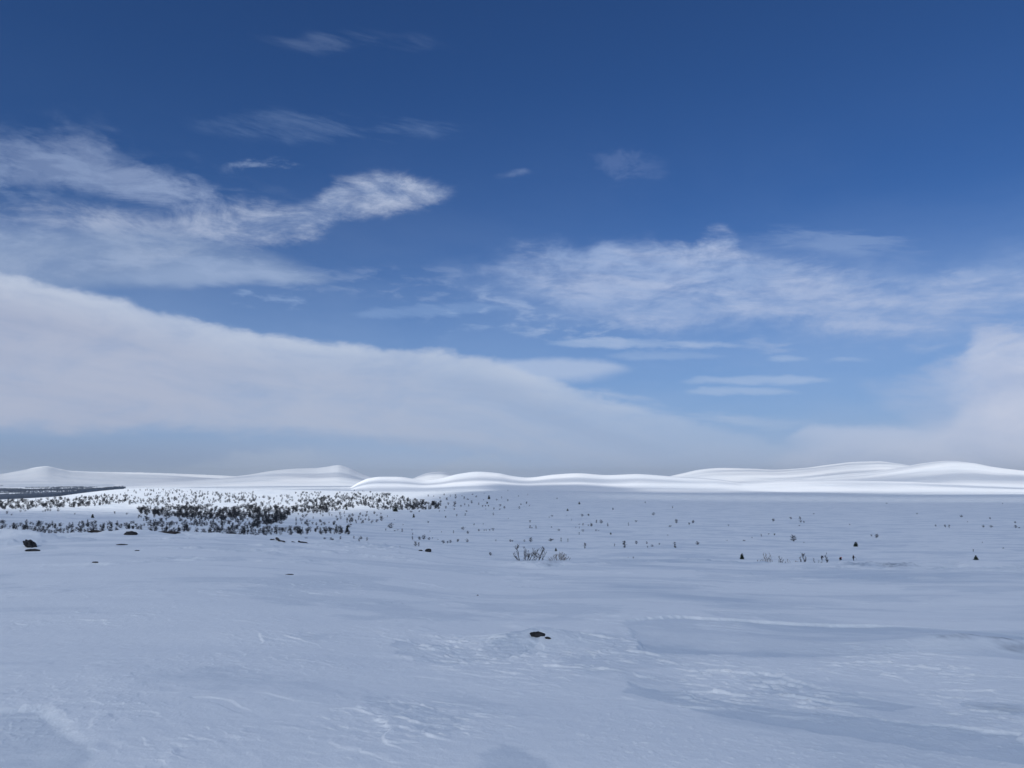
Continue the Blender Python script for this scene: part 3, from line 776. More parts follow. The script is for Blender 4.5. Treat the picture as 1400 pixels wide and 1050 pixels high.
BV = [birch_variant(101, 1.0 * 4, 3.2, 2, 26, 11), birch_variant(102, 4, 2.4, 1, 22, 11), birch_variant(103, 4, 3.9, 3, 30, 11),
      birch_variant(104, 4, 2.0, 2, 20, 10), birch_variant(105, 4, 4.6, 4, 32, 11), birch_variant(106, 4, 3.0, 3, 24, 12, .5), birch_variant(107, 4, 1.4, 1, 16, 9)]
BW = [3.2, 2.4, 3.9, 2.0, 4.6, 3.0, 1.4]
B_mesh = []
for (tv, tf), (kv, kf) in BV:
    t = mesh_np("trunk", tv, tf, M_bark, link=False); k = mesh_np("crown", kv, kf, M_twig, link=False)
    w = mesh_np("birch_tree", np.concatenate([tv, kv]), np.concatenate([tf, kf + len(tv)]), M_twig, link=False)
    B_mesh.append((t.data, k.data, w.data))
    for o in (t, k, w): bpy.data.objects.remove(o)

def size_m(px_len, px, row, dist):
    r = ray(px, row)
    return px_len / F * dist / math.hypot(r[0], r[1])

# birches standing apart on the plain: photo x, foot row, height and width in photo pixels
LONE = """534 722 7 9|527.5 725.5 3 2|540 726 1.3 4|550 727.5 5 3|544 725 1.3 4|563 725 1.3 3|564 731 2.5 2|564 737.5 4.5 3|574 738 5 5|579.5 738 7 6.5|586.5 738 3.5 5|591.5 737 3 1.2|599 738 1.2 2|568.5 747 7 5|573 747 6 3|606 743 5 5|612 743 3.5 3|616 742.5 4.5 4|625.5 741 4.5 4.5|638.5 741 4.5 5|633 724 4 6|640 729.5 4 5|655 726 3 4|648 718 2.5 3|660.5 718 3 1.2|662 726 2.5 2|665 726 2.5 1.5|670 726 3 2.5|674 726 4.5 3|620 729 4 2|603.5 728 2 1.2|588 727 1.5 1.5|585.5 715 3 2.5|624.5 706 3.5 3|636 705 3.5 2.5|674.5 704.5 3.5 2.5|695 709 1.2 1.5|638 700 2.5 3|607.5 699 2 1.5|600.5 699.5 2 2|573 700 2.5 2.5|562 700.5 2.5 5|539 711 1.5 1.5|529.5 707 2.5 1.5|551 718 1.5 2|671 759.5 5 5|678 740 2.5 1.5|697.5 740.5 3 5|694.5 671.5 2 1.2|546.5 748 2 1.2
607 677.5 3 2.5|585.5 679 3 2.5|593 679 2 2|616 679 3 1.5|623 681.5 6 3|631.5 679 2 1.5|634 682.5 4 2.5|639 683.5 2 5|646 676.5 1.5 3|651 680 2.5 3|645 688 4 3.5|679 684 2 3|685.5 681.5 3 1.5|694 685 3 3|661 684 1.5 1.5|662 675 1.5 1.5|659.5 693 3 2.5|654.5 690 3 2|664 692.5 2.5 2|667.5 692.5 2.5 2.5|675.5 697 3.5 2.5|683.5 692.5 3.5 3|689.5 695.5 4 3.5|683.5 697 2 3|664 696.5 1.2 2|621 693 8 5|613.5 690.5 4 3|609.5 695.5 4 3.5|621 697 2.5 3|602 691.5 6 4|603 686.5 3 5|610.5 684 4 3.5|602 682 3 2|589 695.5 2 3|592.5 690.5 6 5|635 691 3 2.5|641 692.5 3 2|630 692.5 2.5 3
709 679 2 2|721.5 677 2 1.2|719.5 689 3.5 3|712 690.5 2.5 2.5|724 692 2 2|710 695.5 3.5 2.5|761 682.5 2 2|754.5 706 2 4|750.5 708.5 2.5 1.2|724.5 714.5 3.5 2.5|724.5 722 4 3|727.5 722 1.5 3|733 722.5 4 2.5|754 721.5 2 2|763.5 725.5 2.5 5|796 706 3.5 4.5|805 705.5 3.5 3.5|781.5 712 3 1.2|775 705 1.2 1.2|815 715 4.5 2.5|822 715.5 5 5.5|831 719.5 4.5 2.5|797 718.5 3.5 3|792 717.5 1.5 2.5|804.5 719 2 2.5|809 720 5 4.5|787.5 722 2 1.2|792 722.5 2.5 1.5|797 727 3.5 3|815 726 2.5 3|818 725.8 1 3|792 731.5 4 2|838 697.5 3.5 2.5|859.5 719 5 1.5|870 714 3 3|700.5 740.5 2.5 3|717 740.5 3 2.5|725.5 741.5 7 5.5|752.5 740 4 8|767 741.5 7 2|776.5 741 5 2|799 750 8 4|840 747 4 2|855 749 10 6|870 744 5 4.5|858.5 764 2 2.5|866 764 3 2.5|870 764.5 1.3 4
882 688 2.5 2|893.5 704.5 4 5|919.5 695 3 2|924.5 715.5 6 5|916 720.5 2.5 4.5|942.5 717.5 3.5 3|947 715.5 5 4.5|996 719.5 2.5 2|884.5 743.5 3.5 4|886 749 3 2|891.5 747.5 3 4.5|901 745 3 2.5|923 749 8 4.5|954 744.5 4.5 8|1028 736 2 1.5|1041 733.5 3.5 2|1017.5 739.7 1.5 6|994 740 2 1.2|913 732 1.2 3
1057 713 4.5 4.5|1081.5 710 3.5 3.5|1094 710.5 4.5 3.5|1094.5 714 3.5 4|1099 714.5 2.5 3.5|1093 719 1.2 3|1112 703 1.2 3|1051 730.5 1.5 3|1059 732 3 3|1085 740.5 9.5 9|1099 742 1.2 2|1198 735.5 6 6|1192 733.5 3 2.5|1162 718 2 1.5|1212 688.5 1.2 3|1254 703 2 2.5|1280 720 3 2.5|1293 721 4 3|1297.5 722 5 2.5|1314 707 3 5|1323 713.8 1 3|1344 721 3.5 4.5|1355 721 3 5|1354 710 3 3|1388 715.5 3 3|1389 722 4.5 4|1393 722 1.5 4|1370.5 689 1.5 1.2|1330.5 754.5 4 2|1343 742.5 2 1.2|1371.5 750 1.5 3"""
trees = []                                    # (x, y, dist, h_m, w_m, h_px, row, px, patch)
for ln in LONE.split("\n"):
    for it in ln.split("|"):
        px, row, h, w = map(float, it.split())
        x, y, d = ground_at(px, row, 150)
        trees.append([x, y, d, size_m(h, px, row, d), size_m(w, px, row, d), h, row, px, None])
# the birch woods on the left: outline in the photo, how many, tallest and smallest in metres
WOODS = [
    ("strip", [(-5, 686), (60, 683), (175, 676), (175, 688), (110, 694), (40, 697), (-5, 697)], 105, 2.6, 5.2),
    ("meadow", [(-5, 698), (175, 694), (180, 704), (100, 706), (-5, 706)], 9, 1.6, 3.4),
    ("sunlit", [(170, 672), (230, 668), (300, 674), (350, 674), (350, 690), (300, 688), (230, 692), (170, 690)], 120, 2.4, 4.4),
    ("sunlit_far", [(345, 682), (400, 675), (480, 672), (530, 672), (470, 680), (400, 690), (345, 694)], 55, 2.4, 4.4),
    ("dark", [(188, 696), (240, 693), (290, 692), (300, 698), (350, 690), (352, 709), (300, 712), (262, 710), (230, 706), (190, 705)], 135, 3.2, 5.6),
    ("dark", [(345, 694), (400, 694), (440, 690), (490, 690), (490, 694), (440, 702), (400, 702), (385, 716), (345, 722)], 120, 3.2, 5.4),
    ("ridge", [(400, 690), (435, 681), (500, 676), (530, 676), (602, 690), (600, 697), (520, 698), (480, 690), (440, 692)], 150, 2.6, 4.8),
    ("front", [(-5, 715), (40, 716), (180, 716), (185, 730), (-5, 731)], 70, 2.2, 4.2),
    ("front", [(180, 708), (270, 706), (350, 712), (352, 735), (300, 735), (260, 731), (180, 731)], 110, 2.2, 4.2),
    ("gap", [(345, 718), (390, 724), (440, 724), (478, 720), (478, 731), (400, 732), (345, 733)], 62, 2.4, 4.2),
    ("open", [(385, 702), (440, 703), (530, 699), (520, 716), (400, 720)], 40, 1.2, 3.2),
    ("low", [(398, 736), (505, 736), (510, 745), (430, 747)], 16, 1.2, 3.0)]
rnd = random.Random(5)
def inside(px, row, P):
    c = False
    for k in range(len(P)):
        (x1, y1), (x2, y2) = P[k], P[k - 1]
        if (y1 > row) != (y2 > row) and px < (x2 - x1) * (row - y1) / (y2 - y1) + x1: c = not c
    return c
for patch, P, n, h0, h1 in WOODS:
    n = int(n * {'dark': 3.0, 'ridge': 3.2, 'front': 2.4, 'strip': 3.0, 'sunlit': 2.8, 'gap': 2.0, 'sunlit_far': 2.4, 'open': 2.0}.get(patch, 1.4))
    xs, ys = [p[0] for p in P], [p[1] for p in P]
    got = 0; seeds = []
    while got < n:
        if seeds and rnd.random() < .12:
            sx, sy = rnd.choice(seeds); px, row = sx + rnd.gauss(0, 9), sy + rnd.gauss(0, 1.6)
        else: px, row = rnd.uniform(min(xs), max(xs)), rnd.uniform(min(ys), max(ys))
        if not inside(px, row, P): continue
        seeds.append((px, row)); got += 1
        x, y, d = ground_at(px, row, 170)
        if d > 6000: continue
        hp = float(np.interp(row, [670, 680, 690, 700, 716, 728, 735, 748], [2.8, 3.6, 4.6, 5.8, 6.6, 7.4, 8.0, 6.0])) * rnd.uniform(.5, 1.15) * h1 / 4.9 * (.90 if patch == 'dark' else 1.0)
        h = size_m(hp, px, row, d); w = h * rnd.uniform(.6, 1.15)
        trees.append([x, y, d, h, w, hp, row, px, patch])

# the 300 that show largest are trees of their own, the rest one far thicket
trees.sort(key=lambda t: -t[5] * (t[4] / t[3] if t[3] else 1)**.3)
alone, rest_t = trees[:300], trees[300:]
ORD = ["first", "second", "third", "fourth", "fifth", "sixth", "seventh", "eighth", "ninth", "tenth", "eleventh", "twelfth", "thirteenth", "fourteenth", "fifteenth", "sixteenth", "seventeenth", "eighteenth", "nineteenth", "twentieth"]
MARKS = [(500, "the leafless woods"), (565, "the small pointed spruce"), (586, "the black boulder"), (640, "the boulder"), (725, "the tall leafless shrub"), (800, "the leafless shrubs"), (900, "the shrubs"), (1014, "the small green spruce"), (1085, "the domed birch"), (1170, "the dark dome bush"), (1334, "the cone-shaped bush"), (1500, "the frame")]
PATCH_LABEL = {
    "strip": "dark bare birch in the sloping belt above the far forest valley",
    "meadow": "small bare birch alone on the open snow meadow below the belt",
    "sunlit": "little bare birch dotted over the brightly sunlit snow slope",
    "sunlit_far": "little bare birch thinly scattered on the bright slope above the thick wood",
    "dark": "dark bare birch packed in the thick middle of the wood",
    "ridge": "dark bare birch crowded along the upper edge of the wood",
    "front": "bare grey birch in the thicket just behind the near snow crest",
    "gap": "bare grey birch in the short dense row below the open snow gap",
    "open": "small bare birch scattered on the shaded snow in front of the thick wood",
    "low": "low bare birch shrub alone near the dark fallen sticks"}
def look(t):
    asp = t[4] / max(t[3], .01)
    if asp > 1.5: return "low spreading"
    if asp > 1.05: return "squat round"
    if asp < .42: return "thin upright"
    if t[3] > 3.2: return "tall bushy"
    return "small bushy"
cells = {}
for t in alone:
    if t[8] is None:
        seg = min(range(len(MARKS)), key=lambda k: abs(MARKS[k][0] - t[7]) + (1e6 if MARKS[k][1] in ("the frame", "the boulder", "the shrubs", "the leafless shrubs") else 0))
        bandn = "nearest" if t[6] > 734 else "middle" if t[6] > 711 else "far" if t[6] > 694 else "farthest"
        cells.setdefault((seg, bandn), []).append(t)
for (seg, bandn), L in cells.items():
    L.sort(key=lambda t: t[7])
    for k, t in enumerate(L):
        o_ = ORD[k] if k < len(ORD) else "last"
        where = {"nearest": "near snow beside", "middle": "middle snow beyond", "far": "far snow beyond", "farthest": "farthest snow behind"}[bandn]
        t.append(f"{look(t)} birch, {o_} from left on {where} {MARKS[seg][1]}")
used = 0
def place_birch(t):
    x, y, d, h, w, hp, row, px, patch = t[:9]
    asp = w / h
    vi = min(range(7), key=lambda k: abs(BW[k] / 4 - asp) + rnd.random() * .35)
    kz = h / 4.0; kx = w / BW[vi]
    if patch is not None: kx = kz * rnd.uniform(.85, 1.2)
    z = float(land([x], [y])[0])
    if hp >= 5.0:
        o = empty("birch_tree", (x, y, z))
        for nm, me in (("trunk", B_mesh[vi][0]), ("crown", B_mesh[vi][1])):
            c = bpy.data.objects.new(nm, me); C.objects.link(c); c.parent = o
    else:
        o = bpy.data.objects.new("birch_tree", B_mesh[vi][2]); C.objects.link(o); o.location = (x, y, z)
    o.rotation_euler = (0, 0, rnd.uniform(0, 6.28)); o.scale = (kx, kx, kz)
    if patch is None: tag(o, t[9], "birch", "birches standing apart on the snow plain")
    else: tag(o, PATCH_LABEL[patch], "birch", PATCH_LABEL[patch].replace("birch", "birches", 1))
for t in alone: place_birch(t)
VV, FF, off = [], [], 0
for t in rest_t:
    x, y, d, h, w = t[:5]
    vi = min(range(7), key=lambda k: abs(BW[k] / 4 - w / h) + rnd.random() * .35)
    kz = h / 4.0; kx = w / BW[vi]
    if t[8] is not None: kx = kz * rnd.uniform(.85, 1.2)
    (tv, tf), (kv, kf) = BV[vi]
    sel = np.random.default_rng(off).random(len(kf) // 6) < .72
    V = np.concatenate([tv, kv]) * (kx, kx, kz)
    a = rnd.uniform(0, 6.28); ca, sa = math.cos(a), math.sin(a)
    V = V @ np.array([[ca, sa, 0], [-sa, ca, 0], [0, 0, 1]]) + (x, y, float(land([x], [y])[0]))
    VV.append(V); FF.append(np.concatenate([tf, kf + len(tv)]) + off); off += len(V)
wood = mesh_np("birch_wood", np.concatenate(VV), np.concatenate(FF), M_twig)
tag(wood, "scattered small far birches of the wood and plain seen as one dark speckle", "birch wood", kind="stuff")

# ------------------------------------------------------------------ spruces and junipers
for px, row, h, w, dome, lab in (
        (1014.5, 764.5, 7.5, 6, .25, "small green spruce standing alone just beyond the snow crest"),
        (1170.2, 747.3, 6.2, 5.5, .85, "rounded dark dome-shaped spruce bush on the snow behind the people"),
        (1334.5, 765.5, 6, 7.5, .1, "broad cone-shaped dark spruce bush near the right end of the crest"),
        (760, 753.5, 4.5, 2.8, .3, "tiny dark spruce right behind the low dense shrub"),
        (565.5, 707.5, 4.8, 3.4, .0, "small sharply pointed spruce alone in front of the birch wood"),
        (609.2, 707.5, 2.2, 2.2, .3, "tiny dark spruce on the snow right of the pointed spruce"),
        (540.5, 699.3, 6.2, 7, .9, "broad black dome-shaped spruce at the lower edge of the birch wood"),
        (473.8, 697, 4.5, 3.2, .3, "small black spruce below the middle of the birch wood"),
        (474.4, 727.5, 8, 3.4, .2, "narrow dark spruce at the end of the short birch row"),
        (455, 740, 4, 3.6, .2, "small conical spruce alone below the short birch row"),
        (176.5, 721.3, 5.6, 3.2, .0, "pointed dark spruce among grey birches behind the dark crest stone"),
        (126.5, 708, 5, 4, .4, "black bushy spruce with birches beside the snow meadow"),
        (835, 730.6, 2.6, 2.6, .5, "tiny black spruce alone in the middle of the plain"),
        (792, 689.3, 3.2, 2.6, .3, "tiny dark spruce far out on the empty upper plain"),
        (776, 698.5, 3, 2.6, .5, "tiny dark rounded spruce below the upper plain's lone spruce"),
        (668.5, 682.3, 5, 3.6, .3, "dark spruce among far scattered birches near the ski track"),
        (666, 688.4, 2.6, 2.4, .5, "tiny dark spruce just below the larger far spruce")):
    x, y, d = ground_at(px, row, 150)
    H_, W_ = size_m(h, px, row, d), size_m(w, px, row, d)
    (tv, tf), (kv, kf) = spruce_variant(int(px * 7), H_, W_, dome)
    o = tag(empty("spruce_tree", (x, y, float(land([x], [y])[0]))), lab, "spruce", "dark spruces scattered over the snow")
    mesh_np("trunk", tv, tf, M_sbark, o); mesh_np("foliage", kv, kf, M_needle, o)

# ------------------------------------------------------------------ leafless shrubs on the near crest
def on_crest(px, d):
    r = ray(px, 765); hz = math.hypot(r[0], r[1])
    return d * r[0] / hz, d * r[1] / hz
def shrub(px, d, stems, lab, seed, pale=False, grp="leafless shrubs along the near snow crest"):
    """stems: (foot offset px, top offset px, height px, thickness, side shoots)"""
    rs = random.Random(seed)
    stems = [(a, b, c, t * 1.7, n + 4) for a, b, c, t, n in stems]
    x, y = on_crest(px, d)
    z = z_at(x, y)
    k = d / F / math.hypot(ray(px, 765)[0], ray(px, 765)[1])
    o = tag(empty("shrub", (x, y, z - .02)), lab, "shrub", grp)
    for fo, to, hp, th, ns in stems:
        V, Fc = [], []
        a = np.array([fo * k, rs.uniform(-.25, .25), -.15]); b = np.array([to * k, a[1] + rs.uniform(-.2, .2), hp * k])
        n = 5; P = [a]
        for q in range(1, n + 1):
            f = q / n
            P.append(a * (1 - f) + b * f + np.array([rs.gauss(0, .035) + (to - fo) * k * .12 * math.sin(f * 3.1), rs.gauss(0, .03), 0]))
        for q in range(n): stick(V, Fc, P[q], P[q + 1], th * (1 - .15 * q), th * (1 - .15 * (q + 1)), 5)
        for s_ in range(ns):
            f = rs.uniform(.25, .97); q = min(n - 1, int(f * n)); g = f * n - q
            c = P[q] * (1 - g) + P[q + 1] * g
            sd = rs.choice((-1, 1)); L = hp * k * rs.uniform(.16, .38)
            e = c + np.array([sd * L * rs.uniform(.3, .7), rs.gauss(0, .3) * L, L * rs.uniform(.5, 1)])
            m_ = (c + e) / 2 + np.array([sd * .04 * L, 0, -.06 * L])
            stick(V, Fc, c, m_, th * .45, th * .36, 3); stick(V, Fc, m_, e, th * .36, th * .2, 3)
            for u_ in range(3):
                g2 = rs.uniform(.3, 1); c2 = c * (1 - g2) + e * g2
                e2 = c2 + np.array([rs.gauss(0, .35), rs.gauss(0, .3), rs.uniform(.3, .9)]) * L * .55
                stick(V, Fc, c2, e2, th * .26, th * .14, 3)
        mesh_np("stem", V, Fc, M_pale if pale else M_bark, o)
    return o
shrub(725, 57, [(-13, -19, 20, .020, 9), (-12, -24, 11, .016, 6), (-12, -23, 6, .014, 4), (-10, -8, 8, .012, 4), (-6, -7, 16, .018, 8), (-5, -2, 13, .016, 7), (-1, 4, 15, .018, 8), (-1, -2, 9, .014, 5), (0, 6, 10, .014, 6), (7, 10, 15, .016, 8), (6.5, 5, 12, .014, 7), (9, 18, 17.5, .026, 12), (12, 22, 12, .013, 6), (14, 17, 4, .012, 4), (16, 18, 3, .010, 3)],
      "tall leafless many-stemmed shrub on the crest, widest of all the shrubs", 3)
shrub(765, 58, [(q, q * 1.5 + s_, h_, .012, 7) for q, s_, h_ in ((-9, -2, 4), (-7, -2, 5), (-5, -1, 7), (-3.5, 0, 9), (-2, -2, 8), (-1, 1, 10), (0, 0, 9), (1, 1, 12), (2, 1, 9), (3, 2, 10), (4, 1, 8), (5, 2, 7), (7, 1, 5), (9, 2, 4.5), (-10, -1, 3))],
      "low dense fan-shaped leafless shrub on the crest beside the tall shrub", 5, True)
shrub(1041, 64, [(q, q * 1.3, h_, .011, 5) for q, h_ in ((-2.5, 4), (-1.2, 4.6), (0, 4), (1.2, 5), (2.3, 4.2))], "little bushy leafless shrub left of the slanting tall stems", 6, True)
shrub(1051, 64, [(0, -9, 14, .014, 6), (.5, -4, 12.5, .014, 6), (2, 2.5, 13, .012, 6), (4, 5, 5, .011, 4), (-4, -6, 6, .011, 4)], "leafless shrub of few long slanting stems on the crest", 7, True)
shrub(1066.5, 60, [(0, 0, 9, .014, 7), (-1, -2.5, 5, .012, 5), (1, 3.5, 4.5, .012, 5), (3, 4.5, 3, .011, 3)], "small pointed leafless shrub standing lowest on the crest snow", 8)
shrub(1098.5, 64, [(0, -.5, 14, .018, 10), (-1, -2.5, 9, .014, 7), (1, 2.5, 10, .014, 8), (1.5, 3.5, 6, .011, 5), (-2, -3, 5, .011, 5)], "upright spiky leafless shrub on the crest left of the people", 9)
shrub(1084, 64, [(-5, -7, 6, .011, 4), (-4, -3, 4, .010, 4), (4, 3, 5, .011, 5), (5, 5.5, 4, .010, 4), (10, 10, 4, .010, 3)], "straggly low twigs poking out of snow beside the spiky shrub", 10, True)
shrub(1116, 63, [(-2, -3, 5, .011, 5), (0, -1, 6, .012, 5), (2, 3, 4, .011, 4), (5, 5, 3, .016, 5), (7, 8, 3, .014, 5)], "short twiggy shrub in the snow at the feet of the people", 11)
shrub(1129.8, 63, [(0, .3, 11.5, .020, 8), (.6, 1.4, 8, .011, 4)], "single thin upright birch sapling right of the backpacked person", 12, False)

# ------------------------------------------------------------------ stones, bare ground and fallen sticks
def stone(name, px, row, w, h, lab, cat, seed, dmin=3.0, depth=.7, flat=False, spikes=.25, tilt=0.0, mat=None, grp=None, sink=.25):
    rs = np.random.default_rng(seed)
    x, y, d = ground_near(px, row, dmin)
    W_, H_ = size_m(w, px, row, d), size_m(h, px, row, d)
    nu, nv = 40, 22
    th, ph = np.meshgrid(np.linspace(0, 2 * np.pi, nu, endpoint=False), np.linspace(.001, np.pi - .001, nv))
    ux, uy, uz = np.sin(ph) * np.cos(th), np.sin(ph) * np.sin(th), np.cos(ph)
    r = 1 + spikes * fbm(ux * 1.6 + seed, uy * 1.6 + uz * 1.3, 4, .6, seed * .7) + spikes * .5 * np.round(fbm(ux * 2.3, uy * 1.1 + uz * 2.0, 2, .5, seed + 3.) * 4) / 4
    V = np.stack([ux * r * W_ * .5, uy * r * W_ * .5 * depth, (uz * r * .5 + .5 - sink) * H_ / (1 - sink)], -1)
    V[..., 2] += tilt * V[..., 0]
    o = mesh_np(name, V.reshape(-1, 3), grid_faces(nv, nu, True), mat or M_rock, smooth=False)
    o.location = (x, y, z_at(x, y))
    return tag(o, lab, cat, grp)
stone("rock", 736, 870, 20, 5.4, "small dark rock breaking through the snow in the foreground", "rock", 3, 3, .6, spikes=.34, tilt=-.12, sink=.42)
stone("rock", 749, 873.6, 8, 2.6, "sliver of dark rock at the right foot of the foreground rock", "rock", 8, 3, .5, spikes=.4, tilt=-.15)
stone("boulder", 41, 748, 16, 8.5, "jagged dark boulder standing out of a snow mound at far left", "boulder", 12, 20, .7, spikes=.6, tilt=-.35, sink=.2)
stone("rock", 44.5, 753.6, 21.5, 3.2, "flat black slab of rock lying below the jagged boulder", "rock", 14, 20, .35, spikes=.2)
stone("rock", 179, 731.3, 17, 5.0, "dark peaked stone on the crest against the birch thicket", "rock", 15, 30, .5, spikes=.3)
stone("rock", 585.5, 754.5, 8.5, 4.4, "rounded black boulder on the snow beyond the crest", "boulder", 16, 60, .7, spikes=.25)
stone("rock", 575, 753.2, 5.5, 1.6, "small flat dark stone left of the rounded black boulder", "rock", 17, 60, .7, spikes=.25)
stone("rock", 167, 745.3, 16, 1.6, "long low sliver of dark rock in the snow below the peaked stone", "rock", 18, 20, .3, spikes=.3)
stone("rock", 187.5, 753.2, 7, 1.2, "faint thin dark stone edge right of the long sliver", "rock", 19, 20, .3)
stone("rock", 130, 769.3, 9, 1.4, "thin dark stone edge alone lowest on the left snow slope", "rock", 20, 15, .3)
stone("rock", 396, 786, 11, 1.3, "thin dark stone edge on the near slope below the sticks", "rock", 21, 10, .3)
stone("rock", 653, 814.3, 3, 1, "pebble-small dark stone on smooth snow above the foreground rock", "rock", 22, 8, .5)
for px, row, w, h, sd, lab in ((130, 727.8, 20, 2.6, 31, "dark strip of bare heath under birches at the left crest"), (229, 728.8, 34, 2.4, 32, "long dark strip of bare heath on the crest below the birches")):
    stone("heath_patch", px, row, w, h, lab, "heath", sd, 40, .25, spikes=.25, mat=M_heath, sink=.4)
def sticks(lst, lab, seed):
    V, Fc = [], []
    rs = random.Random(seed); base = None
    for (p0, r0), (p1, r1), th in lst:
        A, B = ground_at(p0, r0, 40, 400), ground_at(p1, r1, 40, 400)
        if base is None: base = np.array([A[0], A[1], z_at(A[0], A[1])])
        n = 5; P = []
        for k in range(n + 1):
            f = k / n; x, y = A[0] * (1 - f) + B[0] * f, A[1] * (1 - f) + B[1] * f
            P.append(np.array([x, y, z_at(x, y) + th * .6 + rs.gauss(0, th * .25)]) - base)
        for k in range(n): stick(V, Fc, P[k], P[k + 1], th * (1 - .1 * k), th * (1 - .1 * (k + 1)), 6)
    o = mesh_np("fallen_branch", V, Fc, M_heath); o.location = base
    return tag(o, lab, "branch")
sticks([((378, 738.3), (389, 742.4), .10)], "dark slanting fallen trunk half buried on the crest", 1)
sticks([((408, 743), (421, 743.6), .07), ((399, 742.4), (404, 742.6), .05)], "thin level dark branch lying right of the slanting trunk", 2)
sticks([((370, 738.3), (375, 738.4), .06)], "short dark branch end left of the slanting trunk", 4)

# ------------------------------------------------------------------ conifer forest in the far valley on the left
fr = np.random.default_rng(4)
FV, FFc = [], []
n_try = 26000
a_ = np.interp(fr.random(n_try), [0, 1], [azel(-60, 665)[0], azel(180, 665)[0]])
d_ = np.exp(fr.uniform(math.log(3600), math.log(13500), n_try))
x_, y_ = d_ * np.sin(a_), d_ * np.cos(a_)
px_ = CX + F * HZ * np.tan(a_)
open_ = fbm(x_ / 1300, y_ / 420, 3, .5, 6.6)
keep = (open_ < .10 + .5 * (d_ < 7200) - .55 * sstep(d_, 7500, 13000)) & (px_ < 172 - 60 * fr.random(n_try)**2 - 90 * sstep(d_, 9500, 13500))
x_, y_, d_ = x_[keep], y_[keep], d_[keep]
z_ = land(x_, y_)
hh_ = fr.uniform(9, 17, len(x_)); ww_ = fr.uniform(5, 11, len(x_)) * (d_ / 6000)
ang = fr.uniform(0, 6.28, len(x_))
base_ = np.stack([x_, y_, z_ - 2], -1)
quad = [base_ + np.stack([ww_ * np.cos(ang + k * 2.094), ww_ * np.sin(ang + k * 2.094), 0 * ww_], -1) for k in range(3)]
top_ = base_ + np.stack([0 * ww_, 0 * ww_, hh_], -1)
Vf = np.stack(quad + [top_], 1).reshape(-1, 3)
o4 = np.arange(len(x_))[:, None] * 4
Ff = np.concatenate([o4 + (0, 1, 3), o4 + (1, 2, 3), o4 + (2, 0, 3)])
tag(mesh_np("forest", Vf, Ff, M_forest), "dark blue-grey conifer forest filling the far valley at the left", "forest", kind="stuff")

